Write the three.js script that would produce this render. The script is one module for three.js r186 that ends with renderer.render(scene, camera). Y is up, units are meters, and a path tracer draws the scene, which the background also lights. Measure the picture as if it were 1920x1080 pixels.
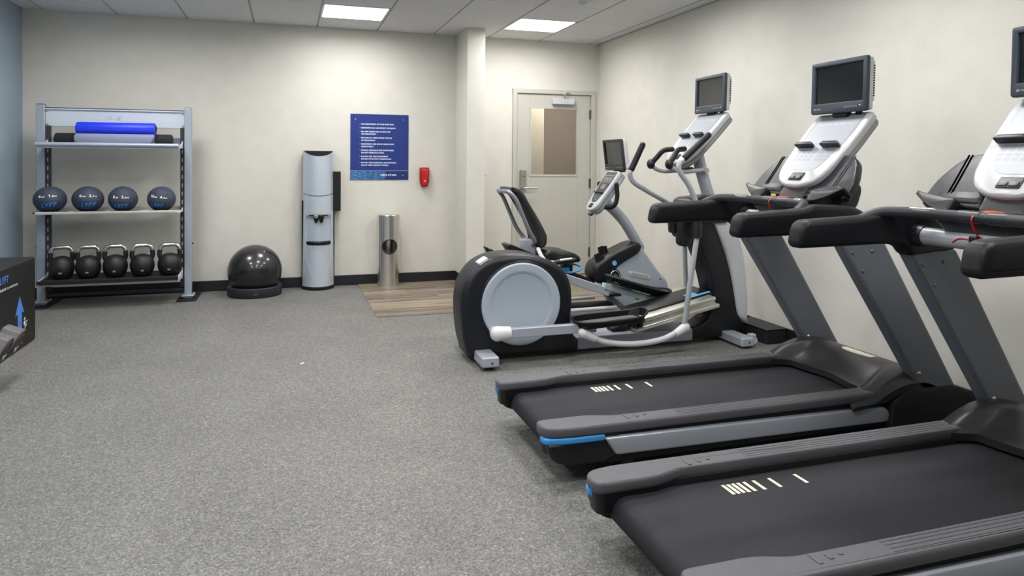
import * as THREE from 'three';
import { RoundedBoxGeometry } from 'three/addons/geometries/RoundedBoxGeometry.js';
import { mergeGeometries, toCreasedNormals } from 'three/addons/utils/BufferGeometryUtils.js';
import { RectAreaLightUniformsLib } from 'three/addons/lights/RectAreaLightUniformsLib.js';
import { Brush, Evaluator, SUBTRACTION } from 'three-bvh-csg';

// ---------------------------------------------------------------- camera, exposure, lights
const scene = new THREE.Scene();
const camera = new THREE.PerspectiveCamera(2 * Math.atan(540 / 1320.4) * 180 / Math.PI, 1920 / 1080, 0.05, 60);
camera.position.set(0, 1.3023, 7.5517);
camera.rotation.set(-0.0137, -0.3086, 0.0066, 'YXZ');
camera.setViewOffset(1920, 1080, 0, 218, 1920, 1080);          // shifted lens: uprights stay upright
scene.background = new THREE.Color(0x000000);
const renderer = new THREE.WebGLRenderer({ antialias: true });
renderer.toneMapping = THREE.LinearToneMapping;
renderer.toneMappingExposure = 1.0;
renderer.shadowMap.enabled = true;
renderer.shadowMap.type = THREE.PCFSoftShadowMap;
RectAreaLightUniformsLib.init();
const PANEL_POWER = 28.8;                 // every ceiling panel
const PANEL_TINT = 0xfffdfb;
const CEIL = 2.6836, XL = -2.3257, XR = 3.4716, ZF = 9.4;
const GX0 = -2.153, TILE = 0.61, GZ0 = 0.52;
const LIGHTS = [[4, 1], [7, 1], [1, 2], [1, 5], [1, 8], [1, 11], ...[4, 7, 10].flatMap(r => [4, 7].map(c => [c, r]))];     // tile columns and rows that hold a light panel

// ---------------------------------------------------------------- helpers
let seed = 12345;
const rnd = () => { seed = (seed * 1664525 + 1013904223) >>> 0; return seed / 4294967296; };
const V3 = (x, y, z) => new THREE.Vector3(x, y, z);
function norm(g) {
  let q = g.index ? g.toNonIndexed() : g;
  for (const k of Object.keys(q.attributes)) if (!['position', 'normal', 'uv'].includes(k)) q.deleteAttribute(k);
  if (!q.attributes.normal) q.computeVertexNormals();
  if (!q.attributes.uv) q.setAttribute('uv', new THREE.BufferAttribute(new Float32Array(q.attributes.position.count * 2), 2));
  q.morphAttributes = {};
  return q;
}
function metreUV(g) {                     // uv in metres, laid on by the way each face points
  const p = g.attributes.position, n = p.count, uv = new Float32Array(n * 2);
  const a = V3(), b = V3(), c = V3(), nn = V3();
  for (let i = 0; i < n; i += 3) {
    a.fromBufferAttribute(p, i); b.fromBufferAttribute(p, i + 1); c.fromBufferAttribute(p, i + 2);
    nn.copy(b).sub(a).cross(c.clone().sub(a));
    const ax = Math.abs(nn.x), ay = Math.abs(nn.y), az = Math.abs(nn.z);
    [a, b, c].forEach((v, k) => {
      const [u, w] = ay >= ax && ay >= az ? [v.x, v.z] : ax >= az ? [v.z, v.y] : [v.x, v.y];
      uv[(i + k) * 2] = u; uv[(i + k) * 2 + 1] = w;
    });
  }
  g.setAttribute('uv', new THREE.BufferAttribute(uv, 2));
  return g;
}
const taken = {};
function numbered(name) { const k = taken[name] = (taken[name] ?? -1) + 1; return k ? `${name}_${String(k).padStart(3, '0')}` : name; }
function part(name, geos, mat, parent, keepUV = false) {
  let g = mergeGeometries((Array.isArray(geos) ? geos : [geos]).map(norm));
  if (!keepUV) metreUV(g);
  const m = new THREE.Mesh(g, mat); m.name = name; parent.add(m);
  return m;
}
function tag(o, label, category, group) { o.userData.label = label; o.userData.category = category; if (group) o.userData.group = group; return o; }
function thing(name, label, category, [x, y, z] = [0, 0, 0], turn = 0, group) {
  const o = new THREE.Group(); o.name = numbered(name); o.position.set(x, y, z); o.rotation.y = turn; scene.add(o);
  return tag(o, label, category, group);
}
function solo(name, geos, mat, label, category, [x, y, z], group, keepUV) {
  const m = part(numbered(name), geos, mat, scene, keepUV); m.position.set(x, y, z); return tag(m, label, category, group);
}
function struct(name, geos, mat, parent = scene) { const m = part(name, geos, mat, parent); if (parent === scene) m.userData.kind = 'structure'; return m; }
// shapes
function bx(x0, x1, y0, y1, z0, z1, r = 0.003, seg = 2) {
  const w = x1 - x0, h = y1 - y0, d = z1 - z0, rr = Math.min(r, w / 2.05, h / 2.05, d / 2.05);
  const g = rr > 0 ? new RoundedBoxGeometry(w, h, d, seg, rr) : new THREE.BoxGeometry(w, h, d);
  return g.translate((x0 + x1) / 2, (y0 + y1) / 2, (z0 + z1) / 2);
}
function rod(a, b, r0, r1 = r0, seg = 20) {
  const A = V3(...a), B = V3(...b), d = B.clone().sub(A), L = d.length();
  const g = new THREE.CylinderGeometry(r1, r0, L, seg).translate(0, L / 2, 0);
  g.applyQuaternion(new THREE.Quaternion().setFromUnitVectors(V3(0, 1, 0), d.normalize()));
  return g.translate(A.x, A.y, A.z);
}
const ball = (c, r, sx = 1, sy = 1, sz = 1, seg = 24) => new THREE.SphereGeometry(r, seg, Math.round(seg * .7)).scale(sx, sy, sz).translate(...c);
function tube(pts, r, opt = {}) {
  const curve = new THREE.CatmullRomCurve3(pts.map(p => V3(...p)), !!opt.closed, 'centripetal');
  const out = [new THREE.TubeGeometry(curve, opt.n || pts.length * 8, r, opt.seg || 14, !!opt.closed)];
  if (!opt.closed) for (const p of [pts[0], pts[pts.length - 1]]) out.push(ball(p, r, 1, 1, 1, 14));
  return mergeGeometries(out.map(norm));
}
function roundShape(pts, r) {             // polygon whose corners are rounded; a point may carry its own radius
  const s = new THREE.Shape(), n = pts.length;
  for (let i = 0; i < n; i++) {
    const p = new THREE.Vector2(...pts[i].slice(0, 2)), a = new THREE.Vector2(...pts[(i + n - 1) % n].slice(0, 2)), b = new THREE.Vector2(...pts[(i + 1) % n].slice(0, 2));
    const rr = pts[i][2] ?? r, da = a.clone().sub(p), db = b.clone().sub(p);
    const k = Math.min(rr, da.length() * .49, db.length() * .49);
    const s0 = p.clone().add(da.setLength(k)), s1 = p.clone().add(db.setLength(k));
    if (i === 0) s.moveTo(s0.x, s0.y); else s.lineTo(s0.x, s0.y);
    if (k > 1e-5) s.quadraticCurveTo(p.x, p.y, s1.x, s1.y);
  }
  return s;
}
function splineShape(pts) { const s = new THREE.Shape(); const c = new THREE.CatmullRomCurve3(pts.map(p => V3(p[0], p[1], 0)), true, 'centripetal').getPoints(pts.length * 6); s.setFromPoints(c.slice(0, -1).map(v => new THREE.Vector2(v.x, v.y))); return s; }
function earClip(p) {                     // triangles (as indices) of a simple counter-clockwise outline
  const v = p.map((_, i) => i), out = [], cr = (a, b, c) => (p[b].x - p[a].x) * (p[c].y - p[a].y) - (p[b].y - p[a].y) * (p[c].x - p[a].x);
  while (v.length > 3) {
    let best = -1, bestQ = -Infinity;
    for (let i = 0; i < v.length; i++) {
      const a = v[(i + v.length - 1) % v.length], b = v[i], c = v[(i + 1) % v.length], k = cr(a, b, c);
      if (k <= 1e-13) continue;
      let ok = true;
      for (const q of v) if (q !== a && q !== b && q !== c && cr(a, b, q) >= -1e-14 && cr(b, c, q) >= -1e-14 && cr(c, a, q) >= -1e-14) { ok = false; break; }
      if (!ok) continue;
      const l = Math.max(p[a].distanceToSquared(p[b]), p[b].distanceToSquared(p[c]), p[a].distanceToSquared(p[c])), qual = k / l;
      if (qual > bestQ) { bestQ = qual; best = i; }
    }
    if (best < 0) { let m = Infinity; for (let i = 0; i < v.length; i++) { const k = Math.abs(cr(v[(i + v.length - 1) % v.length], v[i], v[(i + 1) % v.length])); if (k < m) { m = k; best = i; } } }
    out.push([v[(best + v.length - 1) % v.length], v[best], v[(best + 1) % v.length]]); v.splice(best, 1);
  }
  out.push(v); return out;
}
function ext(shape, z0, z1, bevel = 0.006, seg = 3, crease = 0.6) {      // outline raised from z0 to z1 with rounded edges
  const d = z1 - z0, b = Math.max(1e-5, Math.min(bevel, d / 2.02));
  let p = shape.getPoints(8).filter((q, i, a) => q.distanceTo(a[(i + 1) % a.length]) > 1e-5);
  if (THREE.ShapeUtils.area(p) < 0) p.reverse();
  const n = p.length, tri = earClip(p);
  const dir = p.map((q, i) => { const e0 = q.clone().sub(p[(i + n - 1) % n]).normalize(), e1 = p[(i + 1) % n].clone().sub(q).normalize(), n0 = new THREE.Vector2(e0.y, -e0.x), n1 = new THREE.Vector2(e1.y, -e1.x); return n0.add(n1).divideScalar(Math.max(.35, 1 + n0.clone().sub(n1).dot(n1))); });
  const layers = []; for (let i = 0; i <= seg; i++) { const t = i / seg * Math.PI / 2; layers.push([b * (1 - Math.sin(t)), z0 + b * (1 - Math.cos(t))]); } for (let i = seg; i >= 0; i--) { const [o, z] = layers[i]; layers.push([o, z0 + z1 - z]); }
  const ring = layers.map(([o, z]) => p.map((q, i) => [q.x - dir[i].x * o, q.y - dir[i].y * o, z])), pos = [];
  for (let k = 0; k < ring.length - 1; k++) for (let i = 0; i < n; i++) { const j = (i + 1) % n; pos.push(...ring[k][i], ...ring[k][j], ...ring[k + 1][j], ...ring[k][i], ...ring[k + 1][j], ...ring[k + 1][i]); }
  const lo = ring[0], hi = ring[ring.length - 1];
  for (const [i, j, k] of tri) pos.push(...lo[i], ...lo[k], ...lo[j], ...hi[i], ...hi[j], ...hi[k]);
  const g = new THREE.BufferGeometry(); g.setAttribute('position', new THREE.Float32BufferAttribute(pos, 3)); return toCreasedNormals(norm(g), crease);
}
const prof = (pts, z0, z1, r = 0.01, bevel = 0.006) => ext(roundShape(pts, r), z0, z1, bevel);
const lathe = (pts, seg = 40) => toCreasedNormals(norm(new THREE.LatheGeometry(pts.map(p => new THREE.Vector2(...p)), seg)), 0.6);
function fixWinding(g) { const p = g.attributes.position; for (const k of Object.keys(g.attributes)) { const a = g.attributes[k], s = a.itemSize, A = a.array; for (let i = 0; i < p.count; i += 3) for (let j = 0; j < s; j++) { const t = A[(i + 1) * s + j]; A[(i + 1) * s + j] = A[(i + 2) * s + j]; A[(i + 2) * s + j] = t; } } return g; }
function slab(shape, y0, y1, bevel = .006) { // shape in (x, z) -> solid between heights y0 and y1
  const g = ext(shape, y0, y1, bevel); const m = new THREE.Matrix4().set(1, 0, 0, 0, 0, 0, 1, 0, 0, 1, 0, 0, 0, 0, 0, 1);
  g.applyMatrix4(m); const n = g.attributes.normal; n.needsUpdate = true; return fixWinding(g);
}
function tiltFrame(ox, oy, oz, vx, vy) {  // local x -> world z, local y -> up the slope, local z -> towards the user
  const L = Math.hypot(vx, vy); vx /= L; vy /= L;
  return new THREE.Matrix4().set(0, vx, -vy, ox, 0, vy, vx, oy, 1, 0, 0, oz, 0, 0, 0, 1);
}
// ---------------------------------------------------------------- textures
function dataTex(w, h, fn, repeat = [1, 1], srgb = true) {
  const a = new Uint8Array(w * h * 4);
  for (let y = 0; y < h; y++) for (let x = 0; x < w; x++) { const c = fn(x, y), i = (y * w + x) * 4; a[i] = c[0]; a[i + 1] = c[1]; a[i + 2] = c[2]; a[i + 3] = 255; }
  const t = new THREE.DataTexture(a, w, h); t.wrapS = t.wrapT = THREE.RepeatWrapping; t.magFilter = THREE.LinearFilter; t.minFilter = THREE.LinearMipmapLinearFilter; t.generateMipmaps = true;
  t.repeat.set(...repeat); if (srgb) t.colorSpace = THREE.SRGBColorSpace; t.needsUpdate = true; return t;
}
function noiseField(w, h, cw, ch) {       // smooth tiling noise with cells of cw x ch
  const nx = Math.max(1, Math.round(w / cw)), ny = Math.max(1, Math.round(h / ch)), g = Float32Array.from({ length: nx * ny }, rnd), out = new Float32Array(w * h);
  const sm = t => t * t * (3 - 2 * t);
  for (let y = 0; y < h; y++) { const fy = y / h * ny, y0 = Math.floor(fy) % ny, y1 = (y0 + 1) % ny, ty = sm(fy - Math.floor(fy));
    for (let x = 0; x < w; x++) { const fx = x / w * nx, x0 = Math.floor(fx) % nx, x1 = (x0 + 1) % nx, tx = sm(fx - Math.floor(fx));
      out[y * w + x] = (g[y0 * nx + x0] * (1 - tx) + g[y0 * nx + x1] * tx) * (1 - ty) + (g[y1 * nx + x0] * (1 - tx) + g[y1 * nx + x1] * tx) * ty; } }
  return out;
}
function canvasTex(w, h, draw) { const c = document.createElement('canvas'); c.width = w; c.height = h; draw(c.getContext('2d'), w, h); const t = new THREE.CanvasTexture(c); t.colorSpace = THREE.SRGBColorSpace; t.anisotropy = 8; return t; }
const cl = v => Math.max(0, Math.min(255, v));
const S = 1024;
const fleck1 = noiseField(2048, 2048, 2.6, 2.6), fleck2 = noiseField(2048, 2048, 5, 5), blotch = noiseField(2048, 2048, 170, 170);
const floorTex = dataTex(2048, 2048, (x, y) => {
  const i = y * 2048 + x, f = fleck1[i], g = fleck2[i], b = (blotch[i] - .5) * 7;
  let v = 106 + (f - .5) * 46 + (g - .5) * 30 + b; if (f > .88) v += 22; if (f < .1) v -= 14;
  return [cl(v * 1.004), cl(v), cl(v * .972)];
}, [1 / 3.1, 1 / 3.1]);
const floorBump = dataTex(1024, 1024, (x, y) => { const v = 255 * fleck1[(y * 2048 + x)]; return [v, v, v]; }, [1 / 1.55, 1 / 1.55], false);
const fine = noiseField(512, 512, 2.2, 2.2), mid = noiseField(512, 512, 14, 14), grainBump = dataTex(512, 512, (x, y) => { const v = 255 * (fine[y * 512 + x] * .6 + mid[y * 512 + x] * .4); return [v, v, v]; }, [1 / .35, 1 / .35], false);
const wallN = noiseField(S, S, 3, 3), wallM = noiseField(S, S, 60, 60);
const wallTex = dataTex(S, S, (x, y) => { const v = 244 + (wallN[y * S + x] - .5) * 6 + (wallM[y * S + x] - .5) * 5; return [v, v, v].map(cl); }, [1 / 1.7, 1 / 1.7]);
const wallBump = dataTex(512, 512, (x, y) => { const v = 255 * (fine[y * 512 + x] * .5 + mid[y * 512 + x] * .5); return [v, v, v]; }, [1 / .5, 1 / .5], false);
const tileN = noiseField(512, 512, 2, 2), tileM = noiseField(512, 512, 7, 7);
const tileTex = dataTex(512, 512, (x, y) => { const i = y * 512 + x; let v = 236 + (tileN[i] - .5) * 22; if (tileM[i] > .83) v -= 16; return [v, v, v].map(cl); }, [1 / .7, 1 / .7]);
const streak = noiseField(512, 512, 160, 2), streak2 = noiseField(512, 512, 60, 5);
const brushTex = dataTex(512, 512, (x, y) => { const i = y * 512 + x, v = 110 + streak[i] * 80 + streak2[i] * 30; return [v, v, v].map(cl); }, [1 / .5, 1 / .3], false);
function woodTex(base, k) {
  const a = noiseField(512, 256, 120, 5), b = noiseField(512, 256, 200, 22), c = noiseField(512, 256, 40, 2);
  return dataTex(512, 256, (x, y) => { const i = y * 512 + x, v = (a[i] - .5) * 34 * k + (b[i] - .5) * 40 * k + (c[i] - .5) * 20; return [cl(base[0] + v), cl(base[1] + v), cl(base[2] + v * .9)]; }, [1 / 1.1, 1 / .3]);
}
const beltW = dataTex(256, 256, (x, y) => { const d = ((x % 8 < 4) !== (y % 8 < 4)) ? 255 : 150, v = d * (.8 + .2 * rnd()); return [v, v, v]; }, [1 / .16, 1 / .16], false);
const beltN = noiseField(512, 512, 200, 30), beltTex = dataTex(512, 512, (x, y) => { const v = 41 + (beltN[y * 512 + x] - .5) * 10 + (rnd() - .5) * 10; return [v, v * 1.03, v * 1.13].map(cl); }, [1 / 1.3, 1 / 1.3]);
const meshTex = dataTex(128, 128, (x, y) => { const on = ((x + (y >> 3) % 2 * 4) % 8 < 4) && (y % 8 < 5), v = on ? 60 : 26; return [v, v, v + 3]; }, [1 / .09, 1 / .09]);

// ---------------------------------------------------------------- materials
const M = (color, roughness = .5, metalness = 0, o = {}) => new THREE.MeshStandardMaterial({ color, roughness, metalness, ...o });
const P = (color, roughness, metalness, o) => new THREE.MeshPhysicalMaterial({ color, roughness, metalness, ...o });
const m = {
  floor: M(0xffffff, .62, 0, { map: floorTex, bumpMap: floorBump, bumpScale: .0012 }),
  wall: M(0xdcdad2, .82, 0, { map: wallTex, bumpMap: wallBump, bumpScale: .00012 }),
  wallBlue: M(0x9aadba, .8, 0, { map: wallTex, bumpMap: wallBump, bumpScale: .00012 }),
  corridor: M(0x968c82, .85, 0, { map: wallTex }), corridorLight: M(0xcfc8bb, .85, 0, { map: wallTex }),
  base: M(0x15161d, .5), tile: M(0xe6e7ea, .92, 0, { map: tileTex }), grid: M(0xa4a5a6, .6), slab: M(0x8a8a8a, .9),
  fixture: M(0xe4e4e2, .5), diffuser: M(0xffffff, .6, 0, { emissive: 0xfffaf2, emissiveIntensity: 1.6 }),
  doorPaint: M(0xbab9b1, .5, 0, { bumpMap: grainBump, bumpScale: .0002 }), steel: M(0xb9bab9, .34, .9, { roughnessMap: null }), darkSteel: M(0x77787a, .4, .8), glass: P(0xf2f4f3, .03, 0, { transmission: 1, thickness: 0, ior: 1.5 }),
  brushed: P(0xdad7d2, .24, 1, { anisotropy: .7 }),
  rackGrey: M(0xa3adb9, .42, .25, { bumpMap: grainBump, bumpScale: .0001 }), rackLight: M(0xc9d2dc, .45, .15), rackDark: M(0x2c3038, .55), chrome: M(0xd6d2c8, .22, 1), slot: M(0xa9a7a0, .8),
  blackMatte: M(0x0d0f13, .72, 0, { bumpMap: grainBump, bumpScale: .0004 }), black: M(0x0d0f14, .4, 0, { bumpMap: grainBump, bumpScale: .0003 }), blackGloss: M(0x0e0e11, .22), navyBlack: M(0x0c0f17, .42, 0, { bumpMap: grainBump, bumpScale: .0003 }),
  arm: P(0x0c0e15, .5, 0, { specularIntensity: .7, bumpMap: grainBump, bumpScale: .00018 }), gripBar: M(0x2c2d33, .5, 0, { bumpMap: grainBump, bumpScale: .0002 }), rail: M(0x57575c, .6, 0, { bumpMap: grainBump, bumpScale: .0006 }), hood: M(0x252527, .36, 0, { bumpMap: grainBump, bumpScale: .0004 }),
  belt: P(0xffffff, .7, 0, { specularIntensity: .45, map: beltTex, bumpMap: beltW, bumpScale: .0003 }), cream: M(0xd8d2c0, .6),
  upright: M(0x6b7079, .48, .35), silver: M(0xa4abb4, .36, .25), paintGrey: M(0xa8adb8, .38, .2), discGrey: M(0xa6b1bd, .46), lightGrey: M(0xc4c7cd, .42), white: M(0xd2d3d6, .4), aluminium: M(0xdedcd2, .3, .7),
  blue: M(0x3a94d8, .45), frameGrey: M(0x8b9098, .34, .45), tubeGrey: M(0xaeb2b8, .33, .25), key: M(0x2c2e34, .4), screen: P(0x15171b, .12, 0, { clearcoat: .6 }), bezel: M(0x343b46, .42), shellGrey: M(0xb5b9b7, .5),
  red: M(0xa01018, .3), orange: M(0xd8421c, .4), yellow: M(0xe2c44c, .5), ball: P(0x0e0e10, .34, 0, { clearcoat: .6, clearcoatRoughness: .1 }), ring: M(0x1d2028, .6),
  coolerSilver: P(0xc0cad6, .36, .28, { clearcoat: .3, clearcoatRoughness: .3 }), matBlue: M(0x1a35dd, .48), matGrey: M(0x7f86a2, .7), roller: M(0x18181c, .75, 0, { bumpMap: grainBump, bumpScale: .0012 }),
  kettle: M(0x131317, .5, 0, { bumpMap: grainBump, bumpScale: .0003 }), dumbGrey: M(0x5d5c60, .55), dumbBlack: M(0x0c0c0e, .5), plyo: M(0x0d0e10, .55, 0, { bumpMap: grainBump, bumpScale: .0004 }), seatMesh: M(0xffffff, .8, 0, { map: meshTex, bumpMap: meshTex, bumpScale: .002 }), paper: M(0xf0efe8, .7),
};

// ---------------------------------------------------------------- setting
{
  const T = .16, XLo = XL - T, XRo = XR + T;
  struct('floor', [bx(XLo, XRo, -.12, 0, -T, ZF + T, 0)], m.floor);
  const dx0 = 2.407, dx1 = 3.42, dh = 2.132;
  struct('wall_back', [bx(XLo, dx0, 0, 3, -T, 0, 0), bx(dx1, XRo, 0, 3, -T, 0, 0), bx(dx0, dx1, dh, 3, -T, 0, 0)], m.wall);
  struct('wall_right', [bx(XR, XRo, 0, 3, 0, ZF + T, 0)], m.wall);
  struct('wall_left', [bx(XLo, XL, 0, 3, 0, ZF + T, 0)], m.wallBlue);
  struct('wall_front', [bx(XL, XR, 0, 3, ZF, ZF + T, 0)], m.wall);
  const pil = struct('wall_pillar', [bx(1.76, 1.953, 0, CEIL + .02, 0, .487, .004)], m.wall); pil.userData.kind = 'structure';
  const bb = .106, bt = .012;
  struct('baseboard_back', [bx(XL, 1.76, 0, bb, 0, bt, .004), bx(1.953, dx0, 0, bb, 0, bt, .004)], m.base);
  struct('baseboard_pillar', [bx(1.76 - bt, 1.76, 0, bb, 0, .487 + bt, .004), bx(1.76 - bt, 1.953 + bt, 0, bb, .487, .487 + bt, .004), bx(1.953, 1.953 + bt, 0, bb, 0, .487 + bt, .004)], m.base);
  struct('baseboard_right', [bx(XR - bt, XR, 0, bb, 0, ZF, .004)], m.base);
  struct('baseboard_left', [bx(XL, XL + bt, 0, bb, bt, ZF, .004)], m.base);
  // ceiling: slab, hung grid bars and single tiles
  const ceil = struct('ceiling', [bx(XLo, XRo, 2.84, 3, -T, ZF + T, 0)], m.slab);
  const xs = [XL, ...Array.from({ length: 10 }, (_, i) => GX0 + TILE * i), XR], zs = [0, ...Array.from({ length: 15 }, (_, i) => GZ0 + TILE * i), ZF];
  for (const x of xs.slice(1, -1)) part('grid_bar', bx(x - .012, x + .012, CEIL + .007, CEIL + .035, 0, ZF, 0), m.grid, ceil);
  for (const z of zs.slice(1, -1)) part('grid_bar', bx(XL, XR, CEIL + .0071, CEIL + .034, z - .011, z + .011, 0), m.grid, ceil);
  part('wall_angle', [bx(XL, XR, CEIL + .001, CEIL + .03, 0, .02, 0), bx(XL, XL + .02, CEIL + .001, CEIL + .03, 0, ZF, 0), bx(XR - .022, XR, CEIL - .004, CEIL + .03, 0, ZF, 0)], m.grid, ceil);
  const tg = {};
  for (let i = 0; i < xs.length - 1; i++) for (let j = 0; j < zs.length - 1; j++) {
    if (LIGHTS.some(([c, r]) => c === i - 1 && r === j)) continue;
    const w = xs[i + 1] - xs[i] - .018, d = zs[j + 1] - zs[j] - .0045, key = w.toFixed(3) + d.toFixed(3);
    if (!tg[key]) tg[key] = metreUV(norm(bx(-w / 2, w / 2, 0, .016, -d / 2, d / 2, .002, 1)));
    const t = new THREE.Mesh(tg[key], m.tile); t.name = 'ceiling_tile'; t.position.set((xs[i] + xs[i + 1]) / 2, CEIL + (rnd() - .5) * .0012, (zs[j] + zs[j + 1]) / 2); ceil.add(t);
  }
  // wood strip by the door, plank by plank
  const wood = [woodTex([126, 113, 96], 1.1), woodTex([113, 102, 87], 1.2), woodTex([139, 126, 108], 1), woodTex([120, 110, 97], 1.3)].map(t => M(0xffffff, .36, 0, { map: t }));
  const wf = struct('floor_wood', [bx(.71, XR - bt, 0, .001, bt, 1.64, 0)], m.base);
  const rows = 11, rw = (1.64 - bt) / rows;
  for (let r = 0; r < rows; r++) {
    let x = .71; let first = .35 + rnd() * .8;
    while (x < XR - bt - .01) {
      const L = Math.min(first, XR - bt - x); first = .95 + rnd() * .3;
      const z0 = bt + r * rw;
      if (!(x + L < 1.95 && x > 1.75 && z0 < .47)) { const pl = part('plank', bx(x + .0006, x + L - .0006, .0005, .004 + rnd() * .0004, z0 + .0006, z0 + rw - .0006, .0008, 1), wood[Math.floor(rnd() * 4)], wf); }
      x += L;
    }
  }
}
// ceiling lights
for (const [c, r] of LIGHTS) {
  const cx = GX0 + TILE * (c + .5), cz = GZ0 + TILE * (r - .5), h = TILE / 2 - .008, dep = .075;
  const g = thing('ceiling_light', r === 1 ? (c === 4 ? 'glowing square ceiling light panel above the blue rules sign' : 'glowing square ceiling light panel before the door') : 'glowing square ceiling light panel over the open gym floor', 'ceiling light', [cx, CEIL, cz], 0, 'light panels set in the ceiling grid');
  part('frame', [bx(-h, h, -.002, .012, -h, -h + .018, .002), bx(-h, h, -.002, .012, h - .018, h, .002), bx(-h, -h + .018, -.002, .012, -h, h, .002), bx(h - .018, h, -.002, .012, -h, h, .002)], m.fixture, g);
  part('housing', [bx(-h, h, .01, dep + .02, -h, -h + .012, 0), bx(-h, h, .01, dep + .02, h - .012, h, 0), bx(-h, -h + .012, .01, dep + .02, -h, h, 0), bx(h - .012, h, .01, dep + .02, -h, h, 0), bx(-h, h, dep + .01, dep + .02, -h, h, 0)], m.fixture, g);
  part('diffuser', [bx(-h + .013, h - .013, dep - .006, dep, -h + .013, h - .013, 0)], m.diffuser, g);
  const L = new THREE.RectAreaLight(PANEL_TINT, PANEL_POWER, 2 * h - .06, 2 * h - .06); L.position.set(0, dep - .012, 0); L.rotation.x = -Math.PI / 2; g.add(L);
}
// corridor behind the door
{
  const c0 = -.16, c1 = -1.9;
  struct('floor_corridor', [bx(1.5, 4.6, -.12, 0, c1 - .1, c0, 0)], m.base);
  struct('ceiling_corridor', [bx(1.5, 4.6, 2.6, 2.7, c1 - .1, c0, 0)], m.fixture);
  struct('wall_corridor', [bx(1.5, 4.6, 0, 2.6, c1 - .1, c1, 0), bx(4.5, 4.6, 0, 2.6, c1, c0, 0)], m.corridor);
  struct('wall_corridor_side', [bx(1.5, 3.1, 0, 2.6, c1, -.85, 0), bx(1.4, 1.5, 0, 2.6, c1, c0, 0)], m.corridorLight);
  const g = thing('added_corridor_lamp', 'unseen round white lamp added on the corridor ceiling to light the door window', 'ceiling light', [3.4, 2.6, -.45]);  // unseen lamp, added to light the corridor seen through the door window
  part('added_lamp_base', new THREE.CylinderGeometry(.12, .12, .02, 24).translate(0, -.01, 0), m.fixture, g);
  part('added_lamp_shade', new THREE.SphereGeometry(.1, 24, 12, 0, Math.PI * 2, Math.PI / 2, Math.PI / 2).scale(1, .5, 1).translate(0, -.02, 0), M(0xffffff, .5, 0, { emissive: 0xfff0dc, emissiveIntensity: .9 }), g);
  const L = new THREE.PointLight(0xfff3e6, 4.6); L.position.set(0, -.12, 0); L.shadow.radius = 4; g.add(L);
}
// door
{
  const d = new THREE.Group(); d.name = 'door_1'; d.userData = { kind: 'structure', label: 'grey beige metal door with a window and lever lock' }; scene.add(d);
  part('door_frame', [bx(2.407, 2.461, 0, 2.132, -.14, .022, .004), bx(3.366, 3.42, 0, 2.132, -.14, .022, .004), bx(2.407, 3.42, 2.082, 2.132, -.14, .0215, .004)], m.doorPaint, d);
  const wx0 = 2.628, wx1 = 3.196, wy0 = 1.158, wy1 = 1.918, a = 2.468, b = 3.362, t = 2.079;
  part('door_leaf', [bx(a, wx0, .008, t, -.045, 0, .002), bx(wx1, b, .008, t, -.045, 0, .002), bx(wx0, wx1, .008, wy0, -.045, 0, .002), bx(wx0, wx1, wy1, t, -.045, 0, .002)], m.doorPaint, d);
  part('window_bead', [bx(wx0 - .018, wx0 + .004, wy0 - .018, wy1 + .018, -.002, .006, .002), bx(wx1 - .004, wx1 + .018, wy0 - .018, wy1 + .018, -.002, .006, .002), bx(wx0 - .018, wx1 + .018, wy0 - .018, wy0 + .004, -.002, .0062, .002), bx(wx0 - .018, wx1 + .018, wy1 - .004, wy1 + .018, -.002, .0062, .002)], m.doorPaint, d);
  part('pane', bx(wx0, wx1, wy0, wy1, -.026, -.02, 0), m.glass, d);
  const cl_ = part('door_closer', bx(2.878, 3.142, 1.965, 2.032, 0, .055, .008), m.lightGrey, d);
  part('closer_arm', [rod([3.03, 2.04, .03], [3.0, 2.075, .1], .008), rod([3.0, 2.075, .1], [3.07, 2.098, .02], .008), bx(3.045, 3.1, 2.085, 2.11, .005, .03, .003), ball([3.0, 2.075, .1], .014)], m.steel, cl_);
  for (const y of [1.86, 1.06, .26]) part('hinge', [rod([3.366, y - .055, .012], [3.366, y + .055, .012], .009), bx(3.345, 3.39, y - .055, y + .055, 0, .003, .001)], m.darkSteel, d);
  const lp = part('lock_plate', bx(2.497, 2.572, 1.0, 1.215, 0, .028, .008), M(0x9a958a, .4, .5), d);
  part('lever_handle', [rod([2.535, 1.01, .02], [2.535, 1.01, .075], .016), tube([[2.535, 1.01, .07], [2.58, 1.01, .075], [2.68, 1.008, .07]], .01)], m.steel, lp);
  part('card_slot', bx(2.515, 2.555, 1.14, 1.146, .027, .03, 0), m.black, lp);
  solo('light_switch', [bx(-.037, .037, -.058, .058, 0, .006, .003), bx(-.012, .012, -.02, .02, .006, .012, .003)], m.white, 'white light switch plate on the wall beside the pillar', 'light switch', [2.075, 1.215, 0]);
  solo('smoke_detector', lathe([[0, -.03], [.035, -.03], [.05, -.018], [.058, 0], [0, 0]]), m.white, 'small round white smoke detector on the ceiling tiles', 'smoke detector', [2.443, CEIL - .001, 1.93]);
}
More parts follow.
